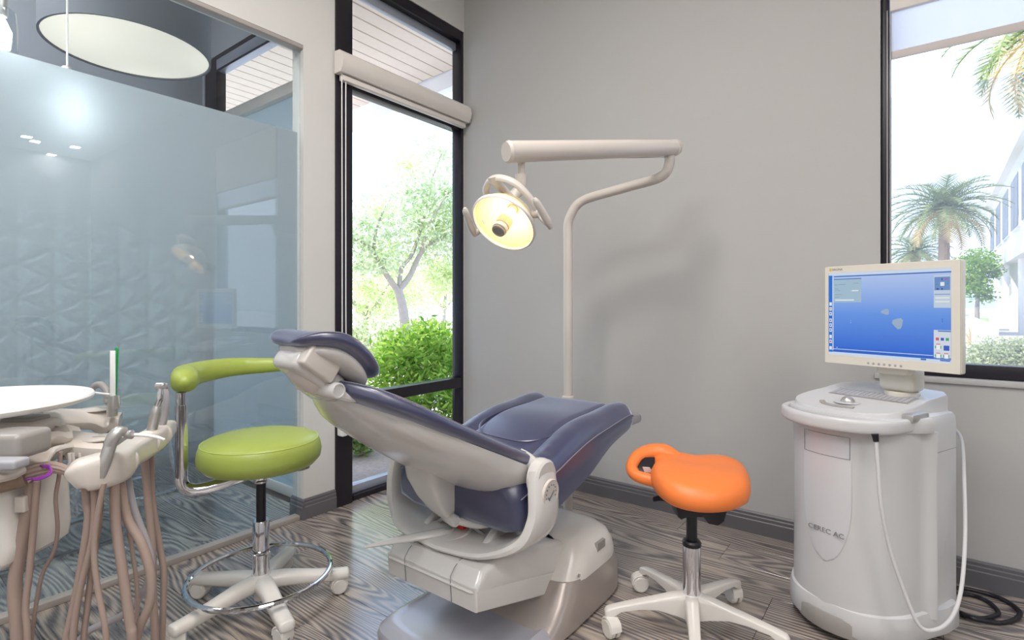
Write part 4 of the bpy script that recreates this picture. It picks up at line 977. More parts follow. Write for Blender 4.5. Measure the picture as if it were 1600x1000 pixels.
# monitor
ML = V(2.231, -.488, 0); MR = V(2.608, -.642, 0); mx = (MR - ML).normalized(); mn = V(mx.y, -mx.x, 0); mc = (ML + MR) / 2
MW = (MR - ML).length; Z0, Z1 = .884, 1.237; MH = Z1 - Z0
MM = Matrix((mx, V(0, 0, 1), mn)).transposed().to_4x4(); MM.translation = mc + V(0, 0, (Z0 + Z1) / 2)   # x right, y up, z to the front
bm = B(); box(bm, (-MW / 2, -MH / 2, -.034), (MW / 2, MH / 2, 0), .006, 3, MM)
mon = obj('monitor', bm, M['cream'], ic, 40)
bm = B(); box(bm, (-MW / 2 + .03, -MH / 2 + .04, -.07), (MW / 2 - .03, MH / 2 - .03, -.030), .02, 3, MM); obj('monitor_back', bm, M['cream'], mon)
bl, br_, bt_, bb_ = .0135, .024, .024, .032
sx0, sx1, sy0, sy1 = -MW / 2 + bl, MW / 2 - br_, -MH / 2 + bb_, MH / 2 - bt_
bm = B()
for lo, hi in (((-MW / 2 + .002, sy1, 0), (MW / 2 - .002, MH / 2 - .002, .005)), ((-MW / 2 + .002, -MH / 2 + .002, 0), (MW / 2 - .002, sy0, .005)), ((-MW / 2 + .002, sy0, 0), (sx0, sy1, .005)), ((sx1, sy0, 0), (MW / 2 - .002, sy1, .005))): box(bm, lo, hi, .0, 1, MM)
obj('bezel', bm, M['cream'], mon, 20)
scm = bpy.data.materials.new('screen_blue_gradient'); stt, sbb = nodes_of(scm)
gtc = stt.nodes.new('ShaderNodeTexCoord'); gsx = stt.nodes.new('ShaderNodeSeparateXYZ'); grp = stt.nodes.new('ShaderNodeValToRGB')
stt.links.new(gtc.outputs['Generated'], gsx.inputs[0]); stt.links.new(gsx.outputs['Z'], grp.inputs[0])
grp.color_ramp.elements[0].color = srgb(22, 92, 204) + (1,); grp.color_ramp.elements[1].color = srgb(178, 198, 234) + (1,)
e_ = grp.color_ramp.elements.new(.5); e_.color = srgb(98, 146, 224) + (1,)
stt.links.new(grp.outputs[0], sbb.inputs['Emission Color']); inp(sbb, 'Emission Strength', .85); inp(sbb, 'Base Color', (.01, .01, .012, 1)); inp(sbb, 'Roughness', .3)
bm = B(); box(bm, (sx0, sy0, .0004), (sx1, sy1, .0016), mat=MM); scr = obj('screen', bm, scm, mon, 0)
def glow(nm, c, s=.85):
    m = bpy.data.materials.new(nm); t_, b_ = nodes_of(m); inp(b_, 'Base Color', (.01, .01, .01, 1)); inp(b_, 'Emission Color', srgb(*c) + (1,)); inp(b_, 'Emission Strength', s); inp(b_, 'Roughness', .3); return m
def ui(nm, rects, col, lift=.0002):
    bm = B()
    for u0, v0, u1, v1 in rects:
        box(bm, (sx0 + (sx1 - sx0) * u0, sy1 - (sy1 - sy0) * v1, .0016), (sx0 + (sx1 - sx0) * u1, sy1 - (sy1 - sy0) * v0, .0016 + lift), mat=MM)
    o = obj(nm, bm, glow('screen_' + nm, col), mon, 0)
    if len(rects) > 1: o['kind'] = 'stuff'
    return o
ui('side_toolbar', [(0, .03, .034, .97)], (26, 110, 206))
ui('menu_bars', [(0, 0, 1, .035), (0.035, .05, .045, .95), (.0, .965, 1, 1), (.045, .925, .87, .932)], (200, 214, 232))
ui('title_bars', [(.05, .040, 1, .052), (.05, .075, .30, .084), (.04, .945, 1, .953), (.78, .968, .82, .985), (.92, .968, .99, .98)], (40, 96, 176), .0004)
ui('dialog', [(.045, .085, .30, .36)], (160, 186, 204), .0003)
ui('dialog_line', [(.06, .325, .235, .340), (.215, .215, .275, .228)], (220, 230, 236), .0005)
ui('dialog_text', [(.06, .145, .085, .150), (.09, .143, .16, .147), (.06, .195, .09, .199), (.06, .215, .11, .219), (.06, .265, .12, .269), (.06, .295, .10, .299), (.23, .13, .275, .134)], (110, 132, 150), .0005)
ui('top_panel', [(.875, .075, .995, .42)], (190, 204, 220), .0003)
ui('top_panel_inset', [(.88, .095, .99, .235), (.88, .275, .99, .283)], (104, 140, 196), .0005)
ui('compass_white', [(.922, .150, .950, .190), (.885, .31, .985, .322), (.885, .35, .985, .362)], (228, 232, 226), .0007)
ui('compass_dark', [(.930, .110, .938, .130), (.930, .212, .938, .232), (.895, .215, .912, .228)], (36, 60, 120), .0007)
ui('compass_red', [(.955, .113, .972, .125)], (200, 80, 90), .0007)
ui('compass_green', [(.890, .168, .903, .177), (.968, .165, .978, .174)], (60, 150, 110), .0007)
ui('tool_panel', [(.875, .655, .995, .955)], (206, 214, 224), .0003)
ui('tool_panel_title', [(.905, .66, .995, .672)], (60, 106, 180), .0005)
ui('tool_icons_blue', [(.925, .735, .947, .765), (.945, .815, .985, .868)], (50, 90, 190), .0006)
ui('tool_icons_red', [(.890, .735, .912, .765), (.893, .80, .922, .808), (.893, .895, .922, .903), (.948, .895, .978, .903)], (214, 84, 92), .0006)
ui('tool_icons_green', [(.960, .735, .982, .765), (.885, .82, .892, .85), (.922, .82, .929, .85), (.885, .912, .892, .94), (.922, .912, .929, .94), (.942, .912, .949, .94), (.978, .912, .985, .94)], (60, 160, 110), .0006)
ui('tool_icons_white', [(.893, .815, .921, .86), (.893, .91, .921, .95), (.95, .91, .977, .95), (.896, .742, .906, .758), (.931, .742, .941, .758), (.966, .742, .976, .758)], (236, 238, 240), .0005)
ui('toolbar_icons', [(.006, v, .029, v + .042) for v in (.36, .42, .48, .56, .62, .68, .76, .82, .90)], (222, 230, 240), .0004)
ui('toolbar_marks', [(.011, v + .012, .023, v + .030) for v in (.48, .56, .62, .68)], (90, 110, 150), .0006)
ui('toolbar_yellow', [(.010, .433, .024, .450)], (214, 180, 60), .0006)
ui('toolbar_red', [(.010, .832, .024, .850)], (214, 70, 70), .0006)
ui('cursor', [(.205, .60, .209, .606), (.205, .575, .208, .579), (.075, .905, .082, .914)], (230, 236, 246), .0004)
ui('text_cursor', [(.935, .535, .937, .575), (.931, .535, .940, .538)], (40, 60, 110), .0004)
for u0, v0, ru, rv in ((.505, .47, .034, .032), (.605, .595, .042, .060)):
    bm = B(); c_ = V(sx0 + (sx1 - sx0) * u0, sy1 - (sy1 - sy0) * v0, .0016); pts = []
    for k in range(12):
        a = 2 * PI * k / 12; q = 1 + .18 * math.sin(3 * a + u0 * 9); pts.append((c_.x + ru * (sx1 - sx0) * q * math.cos(a), c_.y + rv * (sy1 - sy0) * q * math.sin(a)))
    loft(bm, [[MM @ V(p[0], p[1], .0016) for p in pts], [MM @ V(p[0], p[1], .0019) for p in pts]]); obj('tooth_image', bm, glow('screen_tooth', (150, 172, 196)), mon, 0)
bm = B(); box(bm, (-MW / 2 + .018, MH / 2 - .0175, .005), (-MW / 2 + .025, MH / 2 - .0075, .0056), mat=MM); obj('logo_mark', bm, pbr('yellow_logo', srgb(230, 190, 70), .5), mon, 0)
LM = MM @ Matrix.Translation((-MW / 2 + .045, MH / 2 - .0125, .0052)); text_mesh('logo_lettering', 'SIRONA', .0105, LM, M['ink'], mon, .0004)
for k in range(7):
    bm = B(); lathe(bm, [(.004, 0), (.004, .001), (.003, .0015)], 12, MM @ Matrix.Translation((-.055 + k * .0165, -MH / 2 + .012, .005))); obj('monitor_button', bm, M['lightgrey'], mon)
NK = cl(.085, -.105, 0)
bm = B(); lathe(bm, [(.052, .775), (.052, .795), (.047, .800)], 32, Matrix.Translation(NK)); obj('swivel_foot', bm, M['cream'], ic)
bm = B(); nm = Matrix((mx, mn, V(0, 0, 1))).transposed().to_4x4(); nm.translation = NK; box(bm, (-.056, -.04, .80), (.056, .045, .885), .018, 4, nm); box(bm, (-.05, .0, .86), (.05, .075, 1.02), .012, 3, nm); obj('monitor_neck', bm, M['cream'], ic)

# black cable on the floor
def floor_pt(px, py, z=.008): return at(px, py, (1.1 - z) * 832 / (py - 475))
b = B(); tube(b, [floor_pt(1497, 928), floor_pt(1520, 930), floor_pt(1545, 941), floor_pt(1560, 957), floor_pt(1550, 964), floor_pt(1525, 966), floor_pt(1500, 957)], .0075, 8, 6)
pc = obj('power_cable', b, M['black'], None, 60); tag(pc, 'black power cable coiled on the floor behind the white imaging cart', 'cable')
b = B(); tube(b, [floor_pt(1500, 957), floor_pt(1520, 966, .02), floor_pt(1555, 973), floor_pt(1582, 970), floor_pt(1594, 958), floor_pt(1580, 944), floor_pt(1556, 932), floor_pt(1520, 922), floor_pt(1495, 918)], .0075, 8, 6); lo_ = obj('cable_loop', b, M['black'], pc, 60)

# ------------------------------------------------------------------ delivery unit at the left
du = thing('delivery_unit', 'beige dental delivery unit with round white tray and hanging hoses, left foreground', 'dental unit', at(20, 980, 1.25))
TC = V(.635, -2.525, .86)
b = B(); lathe(b, [(.001, -.016), (.235, -.016), (.250, -.010), (.253, -.002), (.250, .003), (.238, .004), (.232, .0005), (.001, .0)], 64, Matrix.Translation(TC)); obj('tray', b, M['paper'], du, 50)
b = B(); lathe(b, [(.035, .0), (.035, -.015)], 20, Matrix.Translation(TC + V(0, 0, -.016))); tube(b, [TC + V(0, 0, -.03), TC + V(.02, .08, -.05), at(45, 668, 1.45)], .018, 12, 4); obj('tray_arm', b, M['beige'], du)
DM = frame_at(at(22, 695, 1.22), (0, 0, 1), V(.83, -.55, 0))
def rbox(nm, px, py, w, dx, dy, dz, bev, mat, parent=du, ang=None, smooth=40):
    bm = B(); m = frame_at(at(px, py, w), (0, 0, 1), ang or V(.80, .60, 0)); box(bm, (-dx, -dy, -dz), (dx, dy, dz), bev, 4, m); return obj(nm, bm, mat, parent, smooth)
rbox('control_head', 10, 692, 1.17, .066, .045, .028, .012, M['grey'])
rbox('head_body', 38, 674, 1.36, .062, .05, .030, .016, M['beige'])
rbox('head_cap', 40, 654, 1.36, .040, .03, .006, .005, M['grey'])
rbox('touch_strip', 5, 724, 1.10, .04, .02, .010, .006, M['lightgrey'])
b = B(); sweep(b, [at(-40, 745, 1.12), at(10, 735, 1.17), at(50, 719, 1.24), at(98, 706, 1.34)], [.05, .05, .045, .03], [.010, .010, .010, .008], (.6, -.8, 0), 14, 5, 4); obj('lower_shelf', b, M['beige'], du)
b = B(); sweep(b, [at(40, 702, 1.26), at(70, 696, 1.32), at(100, 691, 1.38), at(150, 697, 1.40), at(186, 699, 1.42)], [.030, .045, .056, .058, .055], [.011, .014, .018, .021, .021], (-.6, .8, 0), 18, 5, 4); obj('near_arm', b, M['beige'], du)
b = B(); lathe(b, [(.042, 0), (.042, .003), (.039, .0045), (.001, .0045)], 36, frame_at(at(155, 686, 1.405) + V(0, 0, .0015), (0, 0, 1))); nd = obj('arm_disc', b, M['beige'], du)
b = B(); box(b, (-.016, -.003, .0045), (.016, .003, .0052), mat=frame_at(at(155, 686, 1.405) + V(0, 0, .0015), (0, 0, 1), AX)); obj('disc_mark', b, M['grey'], nd, 0)
b = B(); sweep(b, [at(66, 656, 1.55), at(100, 655, 1.60), at(140, 655, 1.66), at(165, 658, 1.70), at(188, 658, 1.72)], [.050, .050, .046, .048, .042], [.018, .018, .018, .026, .024], (-.6, .8, 0), 18, 5, 4); obj('far_arm', b, M['beige'], du)
b = B(); sweep(b, [at(50, 676, 1.48), at(85, 672, 1.55), at(113, 672, 1.60)], [.05, .05, .046], [.03, .028, .024], (-.6, .8, 0), 16, 4, 5); obj('far_arm_base', b, M['beige'], du)
b = B(); lathe(b, [(.045, 0), (.045, .003), (.042, .0045), (.001, .0045)], 36, frame_at(at(150, 640, 1.70), (0, 0, 1))); obj('arm_disc', b, M['beige'], du)
b = B(); tube(b, [at(176, 665, 1.70), at(176, 676, 1.70)], .014, 12, 1); obj('arm_stub', b, M['hose'], du)
# handpiece holder bar
hb = [at(112, 752, 1.13), at(128, 742, 1.14), at(158, 735, 1.17), at(184, 727, 1.22), at(200, 712, 1.30), at(218, 700, 1.38), at(238, 688, 1.47), at(252, 676, 1.54), at(264, 668, 1.60)]
b = B(); sweep(b, hb, [.020, .034, .038, .036, .030, .032, .031, .030, .022], [.016, .028, .030, .029, .026, .029, .028, .027, .018], (0, 0, 1), 24, 5, 4.2)
hbar = obj('holder_bar', b, M['beige'], du, 50)
for (px, py, w) in ((191, 722, 1.25), (228, 693, 1.425), (248, 680, 1.515)):
    b = B(); c_ = at(px, py, w); lathe(b, [(.030, -.007), (.034, -.004), (.034, .004), (.030, .007)], 24, frame_at(c_, at(240, 686, 1.48) - at(200, 712, 1.30))); obj('holder_cuff', b, M['beige'], hbar)
# white pedestal body and braided sleeve
b = B(); rings = []
for py, x1, w in ((757, 31, 1.20), (800, 33, 1.20), (835, 35, 1.20), (850, 36, 1.20), (872, 33, 1.20), (884, 18, 1.20), (892, -20, 1.20)):
    p = at(x1, py, w); c_ = p - AX * .09
    rings.append([c_ + AX * (.09 * math.copysign(abs(math.cos(a)) ** .3, math.cos(a))) + AW * (.09 * math.copysign(abs(math.sin(a)) ** .3, math.sin(a)) + .06) for a in [2 * PI * k / 32 for k in range(32)]])
loft(b, rings); obj('unit_body', b, M['white'], du, 40)
b = B(); sweep(b, [at(-30, 755, 1.14), at(0, 749, 1.155), at(20, 744, 1.165), at(37, 739, 1.175)], .030, .022, (0, 0, 1), 16, 4); obj('braided_sleeve', b, pbr('brown_braid', srgb(150, 128, 112), .7, var=.12, vscale=160, bump=.5, bscale=240), du)
for i, (oy_, r_) in enumerate(((-6, .006), (0, .008), (6, .007))):
    b = B(); tube(b, [at(36, 740 + oy_, 1.18), at(60, 733 + oy_, 1.20), at(85, 730 + oy_ * .8, 1.22), at(110, 738 + oy_ * .5, 1.23), at(122, 752, 1.23)], r_, 8, 5); obj('feed_hose', b, M['hose'], du)
for dx_ in (0, 5, 10):
    b = B(); tube(b, [at(39 + dx_, 750 - dx_ * .3, 1.165), at(58, 747 + dx_ * .3, 1.17), at(74 + dx_ * .5, 741, 1.18), at(78, 733 - dx_ * .4, 1.19), at(62 + dx_, 727, 1.20)], .0022, 6, 5); obj('cable_tie', b, M['purple'], du)
for px in (109, 114, 124):
    b = B(); tube(b, [at(px, 708, 1.30), at(px + 1, 722, 1.30), at(px - 3, 736, 1.30)], .005 if px == 109 else .003, 8, 4); obj('hook', b, M['beige'], du)
rbox('hose_clip', 37, 786, 1.19, .012, .012, .018, .004, M['beige'])
HOSES = [
 ('t', 1.20, .0135, [(52, 752), (50, 775), (43, 808), (30, 868), (23, 922), (28, 1000)]),
 ('t', 1.19, .0065, [(57, 752), (55, 792), (47, 885), (40, 948), (43, 1000)]),
 ('t', 1.24, .0042, [(95, 706), (92, 745), (87, 779), (90, 826), (84, 862), (65, 901), (52, 974), (50, 1000)]),
 ('t', 1.17, .0088, [(133, 752), (137, 790), (138, 818), (125, 901), (110, 974), (105, 1000)]),
 ('t', 1.16, .0068, [(146, 752), (148, 800), (143, 850), (125, 922), (114, 1000)]),
 ('t', 1.15, .0058, [(162, 755), (151, 815), (147, 865), (153, 922), (166, 1000)]),
 ('t', 1.18, .0062, [(156, 752), (156, 805), (144, 885), (135, 961), (131, 1000)]),
 ('t', 1.19, .0100, [(179, 748), (181, 818), (192, 896), (203, 974), (206, 1000)]),
 ('t', 1.22, .0100, [(186, 745), (198, 808), (221, 849), (235, 896), (234, 943), (213, 1000)]),
 ('g', 1.27, .0085, [(196, 728), (208, 792), (229, 849), (236, 885), (226, 922), (192, 961), (125, 1000)]),
 ('t', 1.47, .0095, [(225, 705), (230, 770), (237, 844), (239, 922), (242, 1000)]),
 ('t', 1.50, .0082, [(236, 700), (238, 780), (250, 857), (256, 901), (253, 1000)]),
 ('t', 1.25, .0046, [(194, 770), (199, 815), (208, 870), (214, 917), (214, 961), (206, 1000)]),
]
for kind, w, r_, pts in HOSES:
    P = [at(x, y, w) for x, y in pts]
    last = P[-1]; dz = last - P[-2]; dz.normalize()
    P.append(V(last.x - .01, last.y - .0, max(.06, last.z * .5))); P.append(V(last.x - .08, last.y - .06, .02))
    b = B(); tube(b, P, r_, 10, 6); obj('hose', b, M['hose'] if kind == 't' else M['hosegrey'], du, 60)

# instruments resting in the holders: things of their own
def inst(name, label, cat, p): return thing(name, label, cat, p)
p0 = at(157, 745, 1.16)
t = inst('air_water_syringe', 'grey metal air water syringe with long white nozzle in the nearest holder', 'dental syringe', p0)
b = B(); tube(b, [at(157, 746, 1.150), at(164, 722, 1.155), at(173, 693, 1.165)], [.010, .0125, .0125], 16, 3); obj('handle', b, M['steel'], t, 60)
b = B(); tube(b, [at(171, 697, 1.163), at(178, 683, 1.168), at(186, 675, 1.175), at(198, 674, 1.185)], [.0125, .0140, .0135, .009], 16, 4); obj('head', b, M['steel'], t, 60)
b = B(); lathe(b, [(.010, -.006), (.010, .006), (.006, .009)], 16, frame_at(at(202, 679, 1.185), AX)); obj('collar', b, M['steel'], t)
b = B(); tube(b, [at(204, 679, 1.188), at(225, 680, 1.195), at(245, 683, 1.20), at(257, 687, 1.205)], [.0042, .0038, .0035, .003], 10, 4); obj('nozzle', b, M['paper'], t, 60)
p0 = at(236, 682, 1.46)
t = inst('handpiece', 'straight steel dental handpiece with narrow neck in the back holder', 'handpiece', p0)
b = B(); tube(b, [at(235, 683, 1.455), at(240, 660, 1.46), at(244, 643, 1.462), at(246, 634, 1.463)], [.0115, .0135, .013, .009], 16, 4); obj('handle', b, M['steel'], t, 60)
b = B(); tube(b, [at(246, 635, 1.463), at(250, 622, 1.465), at(251, 605, 1.467)], [.009, .0085, .006], 14, 4); obj('neck', b, M['chrome'], t, 60)
b = B(); lathe(b, [(.007, -.010), (.0095, -.008), (.0095, .010), (.007, .013)], 18, frame_at(at(250, 603, 1.467), (AX * .95 + V(0, 0, .05)))); obj('head', b, M['steel'], t)
p0 = at(250, 678, 1.50)
t = inst('handpiece', 'curved dull steel handpiece at the far end of the holder bar', 'handpiece', p0)
b = B(); tube(b, [at(249, 680, 1.515), at(256, 655, 1.52), at(260, 630, 1.52), at(259, 612, 1.52), at(256, 604, 1.52)], [.0085, .010, .009, .0075, .0065], 14, 5); obj('handle', b, M['hosegrey'], t, 60)
b = B(); lathe(b, [(.007, -.008), (.008, -.006), (.008, .008), (.006, .01)], 16, frame_at(at(257, 603, 1.52), AX)); obj('head', b, M['steel'], t)
p0 = at(176, 648, 1.66)
t = inst('saliva_ejector', 'upright suction holder with a flat white tip and a green stick', 'suction tip', p0)
b = B(); tube(b, [at(175, 650, 1.66), at(176, 632, 1.66), at(178, 618, 1.66)], [.014, .0155, .011], 16, 3); obj('valve_body', b, M['steel'], t, 60)
b = B(); prism(b, [(-.008, 0), (.008, 0), (.008, .14), (-.008, .14)], at(177, 618, 1.66), AX, (0, 0, 1), .004, .001); obj('white_tip', b, M['paper'], t)
b = B(); prism(b, [(-.0045, 0), (.002, 0), (.0075, .145), (.004, .150), (-.0022, .147)], at(182, 617, 1.675), AX, (0, 0, 1), .004, .001); obj('green_stick', b, M['greenplastic'], t)
b = B(); tube(b, [at(180, 640, 1.645), at(186, 634, 1.64), at(185, 618, 1.645)], .003, 8, 4); obj('valve_lever', b, M['steel'], t)
p0 = at(166, 640, 1.68)
t = inst('suction_handpiece', 'bent grey suction handpiece hooked beside the white tray edge', 'suction handle', p0)
b = B(); tube(b, [at(140, 611, 1.70), at(150, 602, 1.70), at(160, 602, 1.695), at(168, 612, 1.69), at(170, 630, 1.68)], [.008, .010, .011, .012, .013], 14, 5); obj('body', b, M['grey'], t, 60)
b = B(); tube(b, [at(146, 613, 1.66), at(160, 615, 1.66), at(172, 616, 1.66)], .003, 8, 2); obj('wire_tip', b, M['paper'], t)

# ------------------------------------------------------------------ outdoors
struct('ground', B1((-70, -40, -0.25), (90, 120, -0.11)), M['asphalt'])
b = B()
for ring in (((-5.5, -0.98), (-0.11, -0.98), (-0.11, 0.16), (1.0, 0.16), (1.0, 2.2), (-2.0, 4.6), (-5.5, 4.6)),): prism(b, ring, (0, 0, -.11), (1, 0, 0), (0, 1, 0), .075)
mb = struct('trim_1', b, M['mulch'], None, 0)
b = B(); box(b, (-3.6, -1.0, 3.16), (-0.10, 0.62, 3.38)); struct('trim_2', b, M['fascia'])
sof = bpy.data.objects['trim_2']
for k in range(25):
    x0 = -0.11 - k * .14
    obj('soffit_board', B1((x0 - .129, -0.995, 3.135), (x0, 0.58 + .16 * (k * .14) / 1.7 * .6, 3.16), .003, 1), M['soffit'], sof, 20)
b = B(); prism(b, [(-.10, .555), (-3.6, .89), (-3.6, .97), (-.10, .635)], (0, 0, 2.99), (1, 0, 0), (0, 1, 0), .42); obj('fascia_board', b, M['fascia'], sof)

def leaf_cloud(bm, blobs, n, ln, wd, up=0.0, shell=.5):
    tot = sum(q[1][0] * q[1][1] * q[1][2] for q in blobs)
    vs = bm.verts; fs = bm.faces
    for c, r in blobs:
        m = int(n * r[0] * r[1] * r[2] / tot) + 1
        for _ in range(m):
            d = V(random.gauss(0, 1), random.gauss(0, 1), random.gauss(0, 1)).normalized() * (shell + (1 - shell) * random.random()) ** 1.0
            if random.random() < .3: d *= random.random()
            p = V(c[0] + d.x * r[0], c[1] + d.y * r[1], c[2] + d.z * r[2])
            a = V(random.gauss(0, 1), random.gauss(0, 1), random.gauss(0, .7) + up).normalized(); s = a.orthogonal().normalized()
            s = (Matrix.Rotation(random.random() * 6.28, 3, a) @ s); l = ln * random.uniform(.6, 1.3); w = wd * random.uniform(.7, 1.2)
            fs.new((vs.new(p), vs.new(p + a * l * .45 + s * w * .5), vs.new(p + a * l), vs.new(p + a * l * .45 - s * w * .5)))
def fast(name, bm, mat, parent):
    me = bpy.data.meshes.new(name); bm.to_mesh(me); bm.free(); o = link(name, me, parent, 0, mat); o['kind'] = 'stuff'; return o
def pb(px, py, w, r, k=(1, 1, .8)): return (at(px, py, w), (r * k[0], r * k[1], r * k[2]))

# branching tree outside the corner window
base = at(640, 590, 8.6); base.z = -.1
t = thing('garden_tree', 'feathery pale green tree with forked trunk seen through the tall corner window', 'tree', base)
b = B(); tube(b, [base, at(634, 520, 8.6), at(629, 480, 8.6), at(622, 452, 8.6)], [.10, .085, .075, .07], 10, 5); obj('trunk', b, M['bark'], t, 60)
for P, r0 in (([(622, 455, 8.6), (603, 428, 8.5), (583, 395, 8.4), (570, 380, 8.3), (548, 372, 8.2)], .055), ([(622, 455, 8.6), (640, 432, 8.7), (655, 400, 8.8), (672, 380, 8.9), (705, 366, 9.0), (730, 350, 9.2)], .055), ([(624, 455, 8.6), (627, 420, 8.7), (645, 395, 8.8), (662, 340, 8.9), (668, 300, 8.9), (690, 240, 8.9)], .042), ([(655, 400, 8.8), (672, 350, 8.6), (700, 300, 8.4)], .03), ([(583, 395, 8.4), (590, 350, 8.4), (610, 310, 8.4)], .03)):
    b = B(); tube(b, [at(*q) for q in P], [r0, r0 * .8, r0 * .6, r0 * .3], 8, 4); obj('branch', b, M['bark'], t, 60)
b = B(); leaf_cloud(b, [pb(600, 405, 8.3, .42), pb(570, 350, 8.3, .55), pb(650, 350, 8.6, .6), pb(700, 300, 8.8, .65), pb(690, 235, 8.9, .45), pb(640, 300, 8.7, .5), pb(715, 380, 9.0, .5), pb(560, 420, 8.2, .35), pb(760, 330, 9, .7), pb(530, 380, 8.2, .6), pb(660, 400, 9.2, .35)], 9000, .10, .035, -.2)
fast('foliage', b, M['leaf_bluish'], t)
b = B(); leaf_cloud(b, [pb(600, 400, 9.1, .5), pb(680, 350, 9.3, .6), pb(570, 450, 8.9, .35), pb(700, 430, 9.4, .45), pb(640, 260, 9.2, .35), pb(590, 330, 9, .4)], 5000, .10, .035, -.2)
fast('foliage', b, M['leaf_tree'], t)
# pale trees across the car park
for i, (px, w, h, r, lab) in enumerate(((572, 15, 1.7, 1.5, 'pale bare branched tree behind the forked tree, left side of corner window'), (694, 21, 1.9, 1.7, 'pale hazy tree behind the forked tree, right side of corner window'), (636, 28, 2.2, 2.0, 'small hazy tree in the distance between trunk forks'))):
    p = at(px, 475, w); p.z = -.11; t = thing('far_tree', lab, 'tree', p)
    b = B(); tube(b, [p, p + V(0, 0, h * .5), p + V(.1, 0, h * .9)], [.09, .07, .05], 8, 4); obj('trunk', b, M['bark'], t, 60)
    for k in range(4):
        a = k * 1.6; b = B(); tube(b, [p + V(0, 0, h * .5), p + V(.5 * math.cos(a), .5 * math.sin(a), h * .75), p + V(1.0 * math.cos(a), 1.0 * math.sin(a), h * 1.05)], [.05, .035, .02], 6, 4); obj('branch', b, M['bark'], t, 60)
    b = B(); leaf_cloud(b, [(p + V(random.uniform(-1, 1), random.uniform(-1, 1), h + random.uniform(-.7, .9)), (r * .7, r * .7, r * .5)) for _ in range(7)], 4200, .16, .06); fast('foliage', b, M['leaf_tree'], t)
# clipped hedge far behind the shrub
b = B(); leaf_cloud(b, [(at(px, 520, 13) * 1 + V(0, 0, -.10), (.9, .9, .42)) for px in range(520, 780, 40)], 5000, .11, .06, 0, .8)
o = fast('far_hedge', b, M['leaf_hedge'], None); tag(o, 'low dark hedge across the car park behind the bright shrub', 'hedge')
# bright shrub by the corner window
def shrub(label, blobs, n, ln, wd, mat, stems, name='garden_shrub', group=None):
    p = blobs[0][0].copy(); p.z = -.036; t = thing(name, label, 'shrub', p, group)
    for k in range(stems):
        q = random.choice(blobs); e = q[0] + V(random.uniform(-.5, .5) * q[1][0], random.uniform(-.5, .5) * q[1][1], q[1][2] * .5)
        b = B(); tube(b, [p + V(random.uniform(-.12, .12), random.uniform(-.12, .12), 0), (p + e) / 2 + V(0, 0, .08), e], [.010, .007, .004], 5, 3); obj('stem', b, M['bark'], t, 60)
    b = B(); leaf_cloud(b, blobs, n, ln, wd, .35); fast('foliage', b, mat, t); return t
shrub('bright green leafy shrub outside just beyond the tall corner window', [pb(645, 560, 4.7, .36), pb(600, 575, 4.6, .28), pb(690, 555, 4.8, .33), pb(665, 525, 4.9, .25), pb(720, 560, 5.0, .35), pb(625, 545, 4.9, .25), pb(680, 610, 4.6, .35), pb(720, 630, 4.7, .32), pb(620, 620, 4.7, .30)], 6500, .085, .026, M['leaf_shrub'], 9)
for px, py, w, lab in ((563, 690, 4.0, 'low green groundcover plant by the window frame, left of the pair'), (609, 699, 4.3, 'low green groundcover plant close to chair back, right of the pair')):
    c = at(px, py, w); c.z = .07; shrub(lab, [(c, (.15, .15, .10)), (c + V(-.02, -.02, .03), (.10, .10, .09))], 1300, .05, .026, M['leaf_low'], 3, 'groundcover_plant')

# palms beyond the right-hand window
def palm(label, cx, cy, w, L, n, tr, droop=1.0, seed=1):
    random.seed(seed)
    c = at(cx, cy, w); base = V(c.x, c.y, -.11); t = thing('palm_tree', label, 'palm tree', base)
    b = B(); rings = []
    for k in range(40):
        z = base.z + (c.z - base.z) * k / 39; r = tr * (1.15 - .2 * k / 39) * (1 + .08 * (k % 2)) * (1.25 if k > 35 else 1)
        rings.append([V(c.x + r * math.cos(2 * PI * j / 12), c.y + r * math.sin(2 * PI * j / 12), z) for j in range(12)])
    loft(b, rings); obj('trunk', b, M['palmbark'], t, 0)
    for k in range(n):
        a = k * 2.39996; el = 1.25 - 1.75 * ((k + .5) / n) ** .9; l = L * random.uniform(.85, 1.08)
        d = V(math.cos(a), math.sin(a), 0); p = c.copy(); pts = []; e = el
        for j in range(13):
            pts.append(p.copy()); p = p + (d * math.cos(e) + V(0, 0, math.sin(e))) * (l / 12); e -= .085 * droop * (1 + j * .06)
        b = B(); tube(b, pts, [L * .012, L * .004], 4, 1)
        for j in range(1, 13):
            for q in (0, .5):
                jj = min(j + q, 12); i0 = int(jj); o_ = pts[i0].lerp(pts[min(i0 + 1, 12)], jj - i0); tt_ = (pts[min(i0 + 1, 12)] - pts[max(i0 - 1, 0)]).normalized(); s = tt_.cross(V(0, 0, 1)).normalized(); u = s.cross(tt_)
                ll = L * .27 * math.sin(PI * min(1, .18 + jj / 14.5)) ** .7
                for sg in (-1, 1):
                    tip = o_ + (s * sg * .75 + tt_ * .75 + u * random.uniform(-.05, .3)).normalized() * ll; wv = tt_ * L * .017
                    b.faces.new((b.verts.new(o_ - wv), b.verts.new(o_ + wv), b.verts.new(tip)))
        me = bpy.data.meshes.new('frond'); b.to_mesh(me); b.free(); link('frond', me, t, 0, M['leaf_palm'] if k < n * .88 else M['leaf_straw'])
palm('tall date palm with full feathery crown above the monitor', 1475, 326, 20, 2.0, 60, .165, 1.0, 3)
palm('shorter palm lower left of the tall date palm, behind the monitor', 1430, 394, 26, 1.75, 44, .2, 1.1, 5)
palm('nearest palm, mostly outside the frame, fronds hanging at upper right', 1660, 28, 8, 1.7, 34, .14, 1.25, 8)
random.seed(21)
p = at(1527, 470, 24); p.z = -.11
t = thing('street_tree', 'small round green tree beside the white building', 'tree', p)
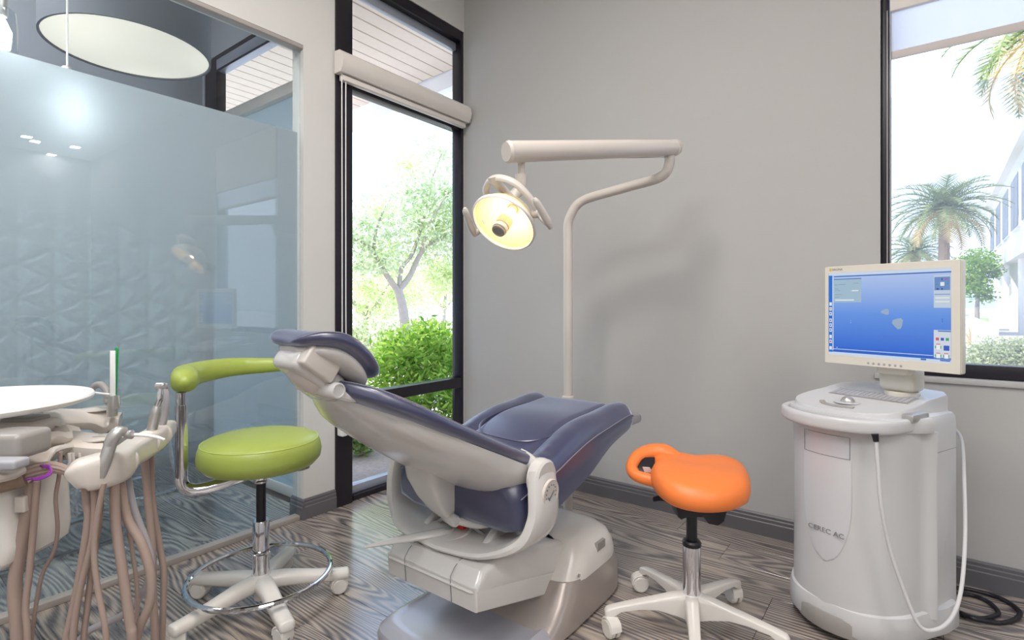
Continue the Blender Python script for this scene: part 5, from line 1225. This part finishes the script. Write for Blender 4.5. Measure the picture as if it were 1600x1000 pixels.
b = B(); tube(b, [p, p + V(0, 0, 1.2), p + V(.1, 0, 2.4)], [.10, .08, .05], 8, 4); obj('trunk', b, M['bark'], t, 60)
b = B(); leaf_cloud(b, [(at(1527, 412, 24), (.8, .8, .75)), (at(1545, 425, 24), (.6, .6, .5)), (at(1515, 435, 24), (.55, .55, .45)), (at(1500, 445, 25), (.6, .6, .4)), (at(1460, 440, 27), (.5, .5, .4)), (at(1522, 448, 24), (.7, .7, .5)), (at(1538, 462, 24), (.5, .5, .4))], 3800, .17, .08); fast('foliage', b, M['leaf_shrub'], t)
c = at(1556, 560, 8.6); shrub('round sunlit hedge bush low outside the right hand window', [(c + AX * dx + V(0, 0, dz), (.33, .33, .26)) for dx, dz in ((0, 0), (-.32, -.05), (.33, .02), (.7, -.02), (-.1, .10), (.4, .12), (1.0, .05))], 6500, .06, .035, M['leaf_hedge'], 4, 'hedge_bush')
p = at(1521, 490, 14); p.z = -.11
t = thing('agave_plant', 'straw coloured spiky plant on the lawn beside the white building', 'plant', p)
b = B()
for k in range(46):
    a = random.random() * 6.28; e = random.uniform(.5, 1.4); l = random.uniform(.45, .85); d = V(math.cos(a) * math.cos(e), math.sin(a) * math.cos(e), math.sin(e)); s = d.cross(V(0, 0, 1)).normalized() * .03
    b.faces.new((b.verts.new(p + V(0, 0, .05) - s), b.verts.new(p + V(0, 0, .05) + s), b.verts.new(p + d * l)))
fast('leaves', b, M['leaf_straw'], t)
q0, q1, q2, q3 = (floor_pt(x, y, -.105) for x, y in ((1440, 497), (1545, 497), (1545, 506), (1440, 506)))
b = B(); prism(b, [(v.x, v.y) for v in (q3, q2, q1, q0)], (0, 0, -.11), (1, 0, 0), (0, 1, 0), .03); o = struct('trim_3', b, M['lawn'])
# white office building
A0 = at(1548, 475, 30); A1 = at(1660, 475, 12.5); A0.z = A1.z = -.11
du_ = (A0 - A1).normalized(); dn = V(du_.y, -du_.x, 0)
if dn.dot(EYE - A1) < 0: dn = -dn
Lb = (A0 - A1).length
t = thing('office_building', 'white stucco office building with columns at the right photo edge', 'building', A1)
BMx = Matrix((du_, -dn, V(0, 0, 1))).transposed().to_4x4(); BMx.translation = A1      # x along the front, y into the block
def bbox(nm, lo, hi, mat, parent=t, bev=0): 
    bm = B(); box(bm, lo, hi, bev, 2, BMx); return obj(nm, bm, mat, parent, 30)
bbox('upper_storey', (-3, .0, 3.0), (Lb, 9, 6.6), M['stucco'])
bbox('parapet', (-3, -.25, 6.6), (Lb + .15, 9, 7.0), M['stucco'])
bbox('rear_wall', (-3, 2.6, 0), (Lb - 1.0, 9, 3.0), M['stucco'])
for k in range(5):
    x0 = Lb - 3.4 - k * 3.6; wv = bbox('window', (x0, -.05, 4.0), (x0 + 2.6, .02, 6.0), M['fascia']); bbox('pane', (x0 + .06, -.07, 4.06), (x0 + 1.27, -.045, 5.94), M['farwin'], wv); bbox('pane', (x0 + 1.33, -.07, 4.06), (x0 + 2.54, -.045, 5.94), M['farwin'], wv)
for k in range(5):
    bm = B(); lathe(bm, [(.42, 0), (.42, 3.0)], 20, BMx @ Matrix.Translation((Lb - 1.0 - k * 3.4, .6, 0))); obj('column', bm, M['stucco'], t, 60)
bbox('planter_wall', (-3, -1.6, 0), (Lb - .2, -1.3, .75), M['stucco'])
b = B(); pts = [(-120 + 12 * k, 3 + 3.2 * math.sin(k * .9) ** 2 + 2 * math.sin(k * .37)) for k in range(26)]
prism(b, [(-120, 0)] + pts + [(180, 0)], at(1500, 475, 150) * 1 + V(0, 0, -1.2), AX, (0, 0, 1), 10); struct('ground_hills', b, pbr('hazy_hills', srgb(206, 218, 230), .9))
